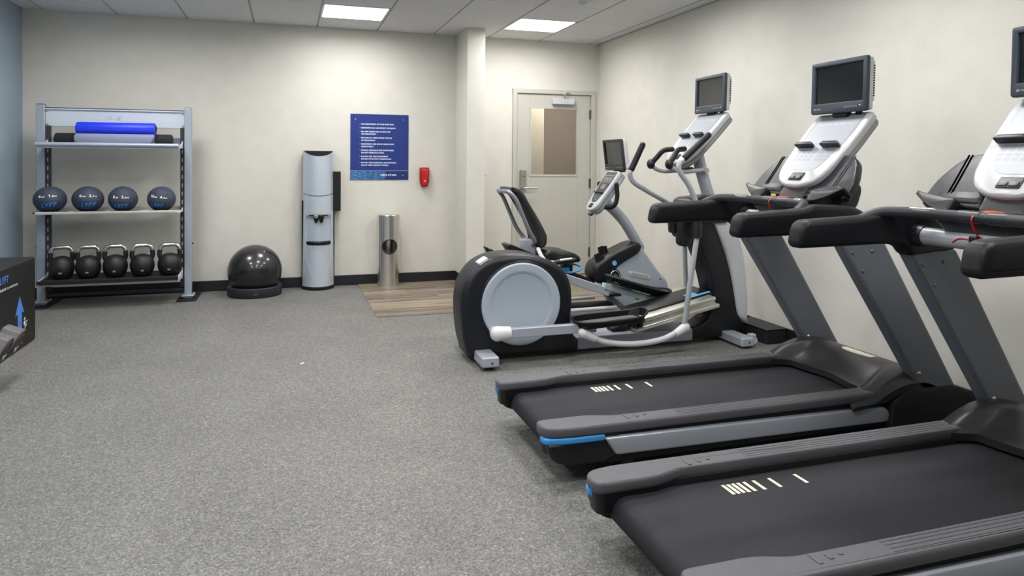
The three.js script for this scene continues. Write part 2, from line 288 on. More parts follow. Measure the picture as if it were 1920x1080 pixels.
// rules sign
{
  const W = .61, H = .693;
  const tex = canvasTex(1024, 1160, (g, w, h) => {
    g.fillStyle = '#16307a'; g.fillRect(0, 0, w, h);
    const by = h * .862; g.fillStyle = '#142a68'; g.fillRect(0, by, w, h - by);
    for (let i = 0; i < 2600; i++) { const x = w * .6 * Math.pow(rnd(), 1.9), y = by + 8 + rnd() * (h - by - 10); const c = ['#3f83ae', '#2a5f9a', '#5f9fbc', '#213f8c'][i % 4]; g.fillStyle = c; g.fillRect(x, y, 5 + rnd() * 8, 4 + rnd() * 6); }
    g.fillStyle = '#dfe6f4'; g.fillRect(0, by, w, 4);
    g.fillStyle = '#f2f4fa'; g.font = 'bold 33px sans-serif';
    const lines = [['USE EQUIPMENT AT YOUR OWN RISK.', 0], ['IMPROPER USE CAN RESULT IN INJURY.', 0], ['NO ONE UNDER AGE 16 MAY USE', 'THE EQUIPMENT.'], ['FOLLOW ALL DIRECTIONS FOR USE', 'OF EQUIPMENT.'], ['EQUIPMENT FOR USE BY REGISTERED', 'GUESTS ONLY.'], ['FITNESS CENTER IS NOT SUPERVISED.', 'DO NOT EXERCISE ALONE.'], ['DO NOT USE THIS EQUIPMENT', "WITHOUT DOCTOR'S PERMISSION."], ['DO NOT OVER-EXERCISE. DISCONTINUE', 'USE AT FIRST SIGNS OF STRESS.']];
    let y = 188;
    const put = (s, x, yy) => { const wd = g.measureText(s).width, k = Math.min(1, 690 / wd); g.save(); g.translate(x, yy); g.scale(k, 1); g.fillText(s, 0, 0); g.restore(); };
    for (const [a, b] of lines) { g.beginPath(); g.arc(166, y - 12, 5, 0, 7); g.fill(); put(a, 186, y); if (b) { y += 44; put(b, 186, y); } y += 66; }
    g.font = 'bold 50px sans-serif'; g.fillText('rules of use.', 525, by + 92);
  });
  const s = thing('rules_sign', 'blue gym rules sign with white lettering screwed to the wall', 'sign', [.931, 1.452, 0]);
  part('sign_board', bx(-W / 2, W / 2, -H / 2, H / 2, .001, .008, .001, 1), M(0x1c2c7a, .4), s);
  part('sign_print', new THREE.PlaneGeometry(W - .002, H - .002).translate(0, 0, .0085), M(0xffffff, .42, 0, { map: tex }), s, true);
  for (const x of [-.255, .245]) for (const y of [-.3, .29]) part('screw', new THREE.SphereGeometry(.006, 10, 6).scale(1, 1, .5).translate(x, y, .009), m.chrome, s);
  const a = thing('alarm_unit', 'small red emergency alarm unit on the wall beside the blue sign', 'alarm', [1.402, 1.138, 0]);
  part('body', ext(roundShape([[-.047, .1], [.053, .1], [.053, -.05], [.038, -.106], [-.032, -.106], [-.047, -.05]], .012), 0, .06, .01), m.red, a);
  part('face_plate', ext(roundShape([[-.03, .085], [.038, .085], [.03, -.09], [-.022, -.09]], .01), .055, .07, .006), P(0xc0191c, .18, 0, { clearcoat: .8 }), a);
  part('white_dot', ball([.002, -.045, .069], .009, 1, 1, .5), m.white, a);  // small white dot low on the red face
  part('button_row', [0, 1, 2].map(i => ball([.004, .06 - i * .028, .068], .006, 1, 1, .5, 12)), M(0x7d0d10, .3), a);
}
// ---------------------------------------------------------------- storage rack and what it holds
{
  const z1 = .38, zb = .31, xa = -2.108, xb = -.855;         // post front, post back, outer edges
  const r = thing('storage_rack', 'tall silver-grey three-shelf storage rack standing against the back wall', 'rack', [0, 0, 0]);
  for (const [p0, p1, s] of [[xa, xa + .066, 1], [xb - .062, xb, -1]]) {
    part('post', [bx(p0, p1, .03, 1.785, zb, z1, .008)], m.rackGrey, r);
    part('post_cap', bx(p0 + .004, p1 - .004, 1.783, 1.79, zb + .004, z1 - .004, .003), m.rackDark, r);
    const i0 = s > 0 ? p1 : p0 - .036, i1 = s > 0 ? p1 + .036 : p0;
    const strip = part('slotted_strip', bx(i0, i1, .12, 1.6, zb + .004, z1 - .02, .003), m.rackDark, r);
    for (let k = 0; k < 17; k++) part('slot', bx((i0 + i1) / 2 - .005, (i0 + i1) / 2 + .005, .19 + k * .078, .225 + k * .078, z1 - .0205, z1 - .0185, 0), m.slot, strip);
    const px = (p0 + p1) / 2;
    part('foot_plate', [slab(roundShape([[px - .085, .0], [px + .085, .0], [px + .085, .5], [px - .085, .5]], .02), 0, .012, .003)], m.blackMatte, r);
    part('post_collar', [bx(p0 - .026, p1 + .026, .03, .045, zb - .03, z1 + .04, .006), bx(p0 - .01, p1 + .01, .012, .034, zb - .015, z1 + .02, .006)], m.rackGrey, r);
    for (const [bxx, bz] of [[p0 - .015, zb - .018], [p1 + .015, zb - .018], [p0 - .015, z1 + .028], [p1 + .015, z1 + .028]]) part('bolt', new THREE.CylinderGeometry(.008, .008, .01, 6).translate(bxx, .048, bz), m.chrome, r);
    part('knob', ball([s > 0 ? p0 - .006 : p1 + .006, .52, (zb + z1) / 2], .008), m.rackDark, r);
  }
  const hd = part('header_panel', [bx(xa + .066, xb - .062, 1.595, 1.752, .335, .35, .004), bx(xa + .066, xb - .062, 1.742, 1.754, .32, .365, .003)], m.rackLight, r);
  const faded = canvasTex(256, 128, (g) => { g.fillStyle = '#c9d2dc'; g.fillRect(0, 0, 256, 128); g.fillStyle = '#b4bbc0'; g.font = 'italic bold 58px sans-serif'; g.fillText('FIL', 14, 80); g.fillStyle = '#b3b8b2'; g.font = 'italic bold 92px sans-serif'; g.fillText('X', 128, 96); g.fillRect(118, 66, 60, 10); });
  part('faded_lettering', new THREE.PlaneGeometry(.2, .1).translate(-1.49, 1.672, .3506), M(0xffffff, .45, .15, { map: faded }), hd, true);
  part('header_edge', bx(xa + .066, xb - .062, 1.7545, 1.762, .33, .362, .002), m.rackDark, r);
  for (const x of [xa + .08, xb - .076]) for (const y of [1.615, 1.735]) part('bolt', new THREE.CylinderGeometry(.008, .008, .012, 6).rotateX(Math.PI / 2).translate(x, y, .355), m.chrome, r);
  const sx0 = -2.02, sx1 = -.94, SF = .63, SB = .2;
  // top shelf: tray with rolled front edge and raised back
  const ends = (pts, mat) => { for (const x of [sx0 - .012, sx1]) part('shelf_end', [prof(pts, 0, .01, .006, .002).rotateY(-Math.PI / 2).translate(x + .011, 0, 0)], mat, r); };
  part('shelf', [bx(sx0, sx1, 1.413, 1.421, SB, SF, .002), bx(sx0, sx1, 1.42, 1.51, SB - .005, SB + .005, .003), rod([sx0 - .02, 1.428, SF], [sx1 + .01, 1.428, SF], .019, .019, 16), bx(sx0, sx1, 1.395, 1.42, SF - .03, SF, .004)], m.rackGrey, r);
  ends([[SB, 1.41], [SB, 1.5], [.3, 1.5], [.42, 1.45], [SF - .01, 1.425], [SF - .01, 1.405]], m.rackLight);
  part('shelf', [bx(sx0 - .02, sx1, .826, .834, SB, SF, .002), bx(sx0 - .025, sx1 + .005, .83, .85, SF - .014, SF + .002, .004), bx(sx0, sx1, .83, .864, SB - .005, SB + .002, .002)], M(0xd7d4cc, .32, .4), r);
  for (const x of [-1.964, -1.674, -1.398, -1.087]) part('ball_pad', slab(roundShape([[x - .12, .4], [x + .12, .4], [x + .12, .61], [x - .12, .61]], .06), .834, .842, .003), m.blackMatte, r);
  ends([[SB, .824], [SB, .904], [.3, .9], [.38, .845], [SF - .01, .838], [SF - .01, .82]], m.rackLight);
  part('shelf', [bx(sx0, sx1, .228, .24, SB, SF - .01, .002), bx(sx0, sx1, .208, .228, SF - .04, SF - .015, .003)], M(0xa8a69c, .5, .2), r);
  part('rubber_mat', [bx(sx0 - .015, sx1 + .005, .24, .256, SB + .01, SF + .005, .004), bx(sx0 - .015, sx1 + .005, .226, .254, SF - .012, SF + .0045, .004)], m.blackMatte, r);
  ends([[SB, .216], [SB, .36], [.28, .36], [.38, .28], [SF - .01, .256], [SF - .01, .21]], m.rackLight);
  part('cross_bar', [bx(xa + .06, xb - .06, .075, .1, zb + .02, z1 - .025, .004)], m.rackDark, r);

  // mats and roller on the top shelf
  const roll = (len, rad, name, mat, label, pos) => {
    const t = thing(name, label, name === 'foam_roller' ? 'foam roller' : 'yoga mat', pos);
    const e = Math.min(.016, rad * .3);
    part('roll', lathe([[.008, -len / 2 + .004], [rad - e, -len / 2], [rad - e * .3, -len / 2 + e * .3], [rad, -len / 2 + e], [rad, len / 2 - e], [rad - e * .3, len / 2 - e * .3], [rad - e, len / 2], [.008, len / 2 - .004]], 40).rotateZ(Math.PI / 2), mat, t);
    const pts = []; for (let i = 0; i <= 60; i++) { const a = i / 60 * Math.PI * 7, q = .01 + (rad - e - .014) * i / 60; pts.push([0, Math.sin(a) * q, Math.cos(a) * q]); }
    if (name !== 'foam_roller') for (const s of [-1, 1]) part('spiral_edge', new THREE.TubeGeometry(new THREE.CatmullRomCurve3(pts.map(p => V3(s * (len / 2 - .0005), p[1], p[2]))), 120, .0022, 5), m.rackDark, t);
    return t;
  };
  roll(.945, .056, 'foam_roller', m.roller, 'long black foam roller lying at the back of the top shelf', [-1.484, 1.479, .4]);
  roll(.635, .058, 'rolled_mat', m.matBlue, 'bright blue rolled exercise mat lying on top of the grey one', [-1.457, 1.5745, .466]);
  const gm = roll(.63, .053, 'rolled_mat', m.matGrey, 'slate grey rolled mat under the blue one on the top shelf', [-1.454, 1.476, .53]);
  part('mat_flap', [ext(roundShape([[-.315, .03], [.315, .03], [.3, -.04], [-.3, -.04]].map(p => [p[0], p[1], .06]), .06), .049, .058, .003)], m.matGrey, gm); part('flap_edge', tube([[-.313, .02, .057], [-.305, -.012, .058], [-.27, -.034, .058], [-.2, -.04, .058], [.2, -.04, .058], [.27, -.034, .058], [.305, -.012, .058], [.313, .02, .057]], .003, { seg: 6 }), m.rackDark, gm);

  // medicine balls
  const medTex = (lb, kg) => canvasTex(1024, 512, (g, w, h) => {
    g.fillStyle = '#343c4e'; g.fillRect(0, 0, w, h);
    g.strokeStyle = '#1b1f29'; g.lineWidth = 4; for (let i = 0; i < 6; i++) { g.beginPath(); g.moveTo(i * w / 6, 0); g.bezierCurveTo(i * w / 6 + 60, h * .3, i * w / 6 - 60, h * .7, i * w / 6, h); g.stroke(); }
    g.fillStyle = '#f4f5f8'; g.font = 'bold 46px sans-serif'; let x = w * .25 - 112; g.fillText(lb, x, h * .46); x += g.measureText(lb).width + 2; g.font = 'bold 24px sans-serif'; g.fillText('LBS', x, h * .46); x += 72;
    g.font = 'bold 46px sans-serif'; const [k0, k1] = kg.split('.'); g.fillText(k0 + '.', x, h * .46); x += g.measureText(k0 + '.').width; g.font = 'bold 30px sans-serif'; g.fillText(k1, x, h * .46); x += g.measureText(k1).width + 2; g.font = 'bold 22px sans-serif'; g.fillText('KG', x, h * .46);
    g.strokeStyle = '#4b4f52'; g.lineWidth = 5; for (let i = 0; i < 17; i++) { const X = w * .25 - 125 + i * 15; g.beginPath(); g.moveTo(X - 6, h * .5); g.lineTo(X + 8, h * .545); g.stroke(); }
    g.fillStyle = '#17305e'; g.fillRect(w * .25 - 118, h * .585, 230, 66); g.fillStyle = '#3f8fd6'; g.font = 'italic bold 76px sans-serif'; g.fillText('LYFT', w * .25 - 108, h * .7);
  });
  const mb = [[-1.964, .127, .115, '4', '1.8', '', .24, .1, -.12], [-1.674, .125, .115, '6', '2.7', '', .36, .02, -.1], [-1.398, .119, .114, '8', '3.6', '', .14, -.02, .02], [-1.087, .118, .113, '10', '4.5', '', -.06, -.12, .02]];
  const word = { 4: 'four', 6: 'six', 8: 'eight', 10: 'ten' };
  for (const [x, rx, ry, lb, kg, , ty, tz, tx] of mb) {
    const g = new THREE.SphereGeometry(1, 48, 32); const e = new THREE.Euler(tx, ty, tz); g.applyMatrix4(new THREE.Matrix4().makeRotationFromEuler(e)); g.scale(rx, ry, rx);
    const p = g.attributes.position; for (let i = 0; i < p.count; i++) if (p.getY(i) < -ry * .93) p.setY(i, -ry * .93); g.computeVertexNormals();
    solo('medicine_ball', g, M(0xffffff, .62, 0, { map: medTex(lb, kg), bumpMap: grainBump, bumpScale: .0006 }), `dark navy medicine ball marked with its weight of ${word[lb]} pounds`, 'medicine ball', [x, .843 + ry * .93, .512], 'medicine balls on the middle shelf', true);
  }
  // kettlebells
  const kb = thing('kettlebell', '', 'kettlebell', [0, 0, 0], 0, 'kettlebells on the bottom shelf');
  {
    const R = .101, cy = .098;
    part('body', lathe([[0, 0], [.055, 0], [.066, .004], [.085, .03], [.099, .07], [.101, .1], [.096, .13], [.082, .162], [.06, .184], [.03, .196], [0, .199]], 40), m.kettle, kb);
    for (const s of [-1, 1]) part('horn', tube([[s * .06, .135, 0], [s * .08, .17, 0], [s * .083, .205, 0], [s * .08, .222, 0]], .0195, { seg: 16 }), m.kettle, kb);
    part('handle', tube([[-.081, .214, 0], [-.077, .243, 0], [-.058, .268, 0], [0, .273, 0], [.058, .268, 0], [.077, .243, 0], [.081, .214, 0]], .0175, { seg: 16, n: 48 }), m.chrome, kb);
    part('weight_mark', ext(roundShape([[-.012, .05], [.012, .05], [.012, .068], [-.012, .068]], .004), .0925, .097, .001), M(0x7c7a76, .6), kb);
  }
  [-1.883, -1.674, -1.464, -1.246, -1.023].forEach((x, i) => {
    const o = i ? kb.clone() : kb; if (i) { o.name = numbered('kettlebell'); scene.add(o); }
    o.position.set(x, .2565, .495 + [0, .01, 0, .005, -.004][i]); o.rotation.y = [.15, .12, .1, .16, .08][i];
    o.userData = { label: 'black kettlebell with bare steel handle, ' + ['at the plyo-box end of the bottom shelf', 'second from the plyo-box end of the shelf', 'in the middle of the five on the shelf', 'second from the water-cooler end of the shelf', 'at the water-cooler end of the bottom shelf'][i], category: 'kettlebell', group: 'kettlebells on the bottom shelf' };
  });
}
// ---------------------------------------------------------------- stability ball in its ring
{
  const x = -.3, z = .29;
  const b = thing('ring_base', 'low black ring base under the stability ball', 'ball base', [x, 0, z]);
  part('ring', lathe([[.17, .012], [.175, 0], [.244, 0], [.25, .01], [.252, .06], [.25, .085], [.244, .092], [.215, .092], [.19, .06], [.175, .03], [.17, .012]], 64), m.ring, b);
  part('embossed_mark', ext(roundShape([[-.022, .03], [.022, .03], [.022, .05], [-.022, .05]], .006), .2495, .2535, .001).rotateY(.06), M(0x343843, .5), b);
  const s = thing('stability_ball', 'large shiny black stability ball sitting in a ring', 'exercise ball', [x, .232, z]);
  const g = new THREE.SphereGeometry(.251, 64, 48);
  part('ball', g, m.ball, s);
  
  part('valve', new THREE.CylinderGeometry(.006, .006, .004, 12).rotateX(Math.PI / 2 - .5).translate(.09, .2, .125), m.white, s);
}
// ---------------------------------------------------------------- water cooler
{
  const c = thing('water_cooler', 'tall silver freestanding water cooler with black taps and drip tray', 'water cooler', [.3, 0, .02]);
  const hw = y => .162 - .014 * Math.min(1, y / 1.4);
  // front shell: a bow seen from above, swept up, with an alcove for the taps and a slanted top
  const bow = (t, y) => { const w = hw(y), a = t * 1.25, f = Math.sin(1.25); return [w * Math.sin(a) / f, .075 + .155 * (Math.cos(a) - Math.cos(1.25)) / (1 - Math.cos(1.25))]; };
  const inset = (u, y) => { const e = (v, a, b) => { const q = Math.min(1, Math.max(0, (v - a) / (b - a))); return q * q * (3 - 2 * q); }; const hx = 1 - e(Math.abs(u), .58, .74); const vy = e(y, .455, .475) * (1 - e(y, .72, .76)); return hx * vy; };
  const nU = 60, ys = []; for (let y = .035; y <= 1.3801; y += .0115) ys.push(y);
  function shell(y0, y1) {
    const pos = [], uvs = [], idx = []; const L = ys.filter(y => y >= y0 && y <= y1); L[0] = y0; L[L.length - 1] = y1;
    L.forEach((y, j) => { for (let i = 0; i <= nU; i++) { const t = i / nU * 2 - 1; const [x, z] = bow(t, y); const k = inset(t, y), f = (z - .075) / .155; let yy = y - .026 * f * Math.max(0, 1 - Math.abs(y - .975) / .16); if (y1 > 1.3) yy += (.03 - .062 * f) * Math.max(0, (y - 1.2) / .18); const zz = z - k * .04; pos.push(x, yy, zz); uvs.push(x, y); } });
    for (let j = 0; j < L.length - 1; j++) for (let i = 0; i < nU; i++) { const a = j * (nU + 1) + i, b = a + 1, d = a + nU + 1, e = d + 1; idx.push(a, b, e, a, e, d); }
    const g = new THREE.BufferGeometry(); g.setAttribute('position', new THREE.Float32BufferAttribute(pos, 3)); g.setAttribute('uv', new THREE.Float32BufferAttribute(uvs, 2)); g.setIndex(idx); g.computeVertexNormals(); return g;
  }
  part('lower_front', shell(.035, .972), m.coolerSilver, c);
  part('upper_front', shell(.978, 1.38), m.coolerSilver, c);
  part('cabinet', [bx(-.158, .158, .03, .9, .0, .095, .006), bx(-.147, .147, .9, 1.405, .0, .085, .006)], m.black, c);
  part('side_trim', [bx(-.162, -.15, .035, .9, .04, .098, .004), bx(.15, .162, .035, .9, .04, .098, .004)], m.blackGloss, c);
  { const s = new THREE.Shape(); const n = 30; for (let i = 0; i <= n; i++) { const [x, z] = bow(i / n * 2 - 1, 1.37); i ? s.lineTo(x * .985, z - .003) : s.moveTo(x * .985, z - .003); } s.lineTo(.145, .02); s.lineTo(-.145, .02); s.closePath(); part('top_well', slab(s, 1.3, 1.315, .002), m.blackMatte, c); }
  { const s = new THREE.Shape(); const n = 30; for (let i = 0; i <= n; i++) { const [x, z] = bow(i / n * 2 - 1, .1); i ? s.lineTo(x * 1.01, z + .002) : s.moveTo(x * 1.01, z + .002); } s.lineTo(.158, .0); s.lineTo(-.158, .0); s.closePath(); part('plinth', slab(s, 0, .036, .004), m.black, c); }
  part('tap_bracket', slab(splineShape([[-.095, .19], [-.045, .228], [0, .242], [.045, .228], [.095, .19], [.04, .165], [-.04, .165]]), .748, .76, .003), m.blackGloss, c);
  for (const s of [-1, 1]) { const t = part('tap', [bx(s * .026 - .024, s * .026 + .024, .712, .75, .15, .232, .008), rod([s * .026, .682, .205], [s * .026, .72, .205], .015, .021)], m.blackGloss, c); part('tap_lever', bx(s * .026 - .018, s * .026 + .018, .728, .755, .228, .243, .004), s < 0 ? m.chrome : m.black, t); }
  part('drip_tray', slab(splineShape([[-.122, .165], [-.06, .228], [0, .246], [.06, .228], [.122, .165], [.05, .13], [-.05, .13]]), .458, .492, .008), m.blackGloss, c);
  part('tray_grille', [-.06, -.03, 0, .03, .06].map(x => bx(x - .003, x + .003, .491, .495, .15, .225, .001)), m.rackDark, c);
  part('front_seam', [-1, 1].map(s => { const pts = []; for (let i = 0; i <= 14; i++) { const y = .44 - i * .022, t = s * (.7 - .45 * Math.pow(i / 14, 1.6)); const [x, z] = bow(t, y); pts.push([x, y, z]); } return tube(pts, .0016, { seg: 6 }); }), M(0xc9d2dc, .4), c);
  const cup = part('cup_dispenser', bx(.15, .222, .788, 1.195, .0, .11, .006), m.black, c);
  part('cup_bracket', bx(.138, .152, .85, 1.1, .02, .09, .003), m.black, cup);
}
// ---------------------------------------------------------------- stainless bin
{
  const b = thing('waste_bin', 'brushed stainless steel cylinder bin with a round opening', 'trash can', [1.008, .0045, .14]);
  const R = .115, H = .735, ev = new Evaluator(); ev.attributes = ['position', 'normal', 'uv'];
  const outer = new Brush(new THREE.CylinderGeometry(R, R, H, 96, 1).translate(0, H / 2, 0)), inner = new Brush(new THREE.CylinderGeometry(R - .004, R - .004, H - .008, 96, 1).translate(0, H / 2 + .002, 0)), hole = new Brush(new THREE.CylinderGeometry(.074, .074, .2, 48).rotateX(Math.PI / 2).rotateY(.02).translate(0, .415, .12));
  for (const q of [outer, inner, hole]) q.updateMatrixWorld();
  const res = ev.evaluate(ev.evaluate(outer, inner, SUBTRACTION), hole, SUBTRACTION);
  const g = norm(res.geometry.clone()); const p = g.attributes.position, uv = new Float32Array(p.count * 2); for (let i = 0; i < p.count; i++) { uv[i * 2] = p.getY(i); uv[i * 2 + 1] = Math.atan2(p.getX(i), p.getZ(i)) * R; } g.setAttribute('uv', new THREE.BufferAttribute(uv, 2));
  part('shell', g, m.brushed, b, true);
  const lid = lathe([[R + .0005, .69], [R + .003, .691], [R + .003, .735], [R, .739], [0, .739]], 96); { const q = lid.attributes.position, u2 = new Float32Array(q.count * 2); for (let i = 0; i < q.count; i++) { u2[i * 2] = q.getY(i); u2[i * 2 + 1] = Math.atan2(q.getX(i), q.getZ(i)) * R; } lid.setAttribute('uv', new THREE.BufferAttribute(u2, 2)); }
  part('lid', lid, m.brushed, b, true);
  const pts = []; for (let i = 0; i < 48; i++) { const a = i / 48 * Math.PI * 2, x = .074 * Math.cos(a), y = .415 + .074 * Math.sin(a); pts.push([x, y, Math.sqrt(R * R - x * x)]); }
  part('opening_ring', tube(pts, .006, { closed: true, n: 96, seg: 8 }), m.black, b);
}
// ---------------------------------------------------------------- plyo box and dumbbells
{
  const b = thing('plyo_box', 'black foam plyo box with blue arrow and lettering on its side', 'plyo box', [-1.99, 0, 2.045]);
  part('body', bx(-.255, .255, 0, .597, -.385, .385, .018, 4), m.plyo, b);
  const tex = canvasTex(1024, 820, (g, w, h) => {
    g.fillStyle = '#0d0e10'; g.fillRect(0, 0, w, h);
    const X = z => (1 - (z - 1.68) / .73) * w, Y = y => (1 - (y - .01) / .575) * h;       // the print as one reads it standing before the face
    g.fillStyle = '#4c82d8'; g.font = 'italic bold 92px sans-serif'; g.fillText('LYFT', X(2.335), Y(.498));
    g.fillStyle = '#e8eaee'; g.font = 'bold 34px sans-serif'; g.fillText('20x24x30', X(2.335), Y(.452)); g.font = 'bold 30px sans-serif'; g.fillText('3-in-1 Soft Plyo Box', X(2.335) + 168, Y(.452));
    g.fillStyle = '#4c82d8'; g.beginPath(); const ac = 1.982;
    [[ac, .37], [ac - .085, .24], [ac - .04, .255], [ac - .04, .13], [ac + .04, .13], [ac + .04, .255], [ac + .085, .24]].forEach(([z, y], i) => i ? g.lineTo(X(z), Y(y)) : g.moveTo(X(z), Y(y))); g.closePath(); g.fill();
    g.strokeStyle = '#2a4f9a'; g.lineWidth = 7; g.beginPath(); g.moveTo(X(ac + .03), Y(.165)); g.lineTo(X(ac), Y(.195)); g.lineTo(X(ac - .03), Y(.165)); g.stroke();
    g.fillStyle = '#f0f1f3'; const lx = X(1.885), ly = Y(.165); g.fillRect(lx - 5, ly - 62, 10, 130); g.fillRect(lx - 30, ly - 46, 52, 9); g.fillRect(lx - 34, ly - 18, 30, 34); g.fillRect(lx + 8, ly - 14, 30, 9); g.fillRect(lx + 10, ly + 6, 9, 30); g.fillRect(lx + 8, ly + 30, 34, 9); g.fillRect(lx + 34, ly + 2, 10, 32); g.fillRect(lx + 40, ly - 14, 44, 6);
    g.fillStyle = '#6f9ae6'; g.fillRect(X(1.95) - 14, Y(.045) - 20, 26, 34);
  });
  const face = new THREE.PlaneGeometry(.73, .575).rotateY(Math.PI / 2).translate(.2556, .2975, 0);
  part('side_print', face, M(0xffffff, .5, 0, { map: tex }), b, true);
  part('seam', [bx(-.255, .2565, .588, .591, -.37, .37, .001)], M(0x1b1c1f, .6), b);
  part('top_print', bx(-.2, -.02, .597, .5975, .0, .02, 0), m.white, b);
  // low dumbbell rack along the wall: only the ends of two dumbbells reach into view
  const tilt = -.4, ly = .175;
  const rk = thing('dumbbell_rack', 'low black dumbbell rack along the blue wall with tilted rails', 'rack', [-1.78, 0, 3.6]);
  for (const [x, y] of [[.1, .118], [-.16, .228]]) part('rail', [bx(-.028, .028, -.01, .01, -1.0, .95, .004).rotateZ(tilt).translate(x, y, 0)], m.blackMatte, rk);
  for (const z of [-.45, .85]) part('end_frame', [bx(-.26, .16, 0, .03, z - .03, z + .03, .006), bx(-.24, -.18, .02, .75, z - .025, z + .025, .006), rod([-.16, .03, z], [-.16, .225, z], .02), rod([.1, .03, z], [.1, .11, z], .02)], m.blackMatte, rk);
  const db = thing('dumbbell', '', 'dumbbell');
  const head = s => { const q = []; for (let i = 0; i < 6; i++) { const a = i / 6 * Math.PI * 2; q.push([.089 * Math.cos(a), .089 * Math.sin(a)]); } return ext(roundShape(q, .012), 0, .1, .008).rotateY(Math.PI / 2).translate(s > 0 ? .07 : -.17, 0, 0); };
  for (const s of [1, -1]) {
    const h = part('head', head(s), m.dumbGrey, db), e = s > 0 ? .17 : -.17;
    part('end_cap', [rod([e - s * .004, 0, 0], [e + s * .002, 0, 0], .074, .073, 40)], m.dumbBlack, h);
    part('red_ring', new THREE.TorusGeometry(.055, .004, 8, 40, Math.PI * .8).rotateZ(.4).rotateY(Math.PI / 2).translate(e + s * .001, 0, 0), M(0x7a1216, .4), h);
    part('lettering', [[-.02, -.028], [0, -.034], [.02, -.028]].map(([z, y]) => bx(e - .001, e + .004 * s, y - .007, y + .007, z - .006, z + .006, 0)).slice(0, s > 0 ? 3 : 0).concat([bx(Math.min(e, e + s * .003), Math.max(e, e + s * .003), -.05, -.046, -.02, .02, 0)]), m.lightGrey, h);
  }
  part('grip', rod([-.075, 0, 0], [.075, 0, 0], .016, .016, 24), m.chrome, db);
  [2.755, 2.938].forEach((z, i) => {
    const o = i ? db.clone() : db; if (i) { o.name = numbered('dumbbell'); scene.add(o); }
    o.position.set(-1.66, .288, z); o.rotation.z = tilt; o.userData = { label: i ? 'grey-headed dumbbell with red ring, second one away from the plyo box' : 'grey-headed dumbbell with red ring, lying right beside the plyo box', category: 'dumbbell', group: 'dumbbells at the end of the low rack' };
  });
}
// ---------------------------------------------------------------- consoles and screens shared by the machines
const keypad = canvasTex(512, 768, (g, w, h) => {
  g.fillStyle = '#868b93'; g.fillRect(0, 0, w, h);
  g.fillStyle = '#90959c'; g.fillRect(26, 96, w - 52, 300);
  g.fillStyle = '#7d838b'; g.fillRect(0, 0, w, 70);
  for (let r = 0; r < 4; r++) for (let c = 0; c < 4; c++) { g.fillStyle = '#757a82'; g.fillRect(66 + c * 52, 470 + r * 46, 40, 32); g.fillRect(306 + c * 36, 470 + r * 46, 28, 32); }
  g.fillStyle = '#a9acb0'; for (let i = 0; i < 5; i++) g.fillRect(60 + i * 82, 130, 60, 10);
});
const keypadDark = canvasTex(512, 768, (g, w, h) => {
  g.fillStyle = '#2b2d31'; g.fillRect(0, 0, w, h); g.fillStyle = '#3d4046'; g.fillRect(0, 0, w, 90); g.fillStyle = '#c9ccd0'; g.fillRect(0, 92, w, 8);
  g.fillStyle = '#55585e'; g.fillRect(40, 130, w - 80, 150); g.fillStyle = '#8f9398'; for (let i = 0; i < 6; i++) g.fillRect(60 + i * 66, 150 + (i % 2) * 40, 44, 30);
  g.fillStyle = '#74777c'; g.fillRect(170, 320, 170, 110); g.fillStyle = '#3f6f74'; for (let i = 0; i < 9; i++) g.fillRect(150 + (i % 3) * 90, 500 + Math.floor(i / 3) * 60, 60, 34);
  g.fillStyle = '#c9ccd0'; for (let i = 0; i < 4; i++) g.fillRect(190 + i * 40, 690, 20, 14);
});
const mCon = M(0xb7b9bc, .4), mKey = M(0xffffff, .4, 0, { map: keypad }), mKeyDark = M(0xffffff, .35, 0, { map: keypadDark });
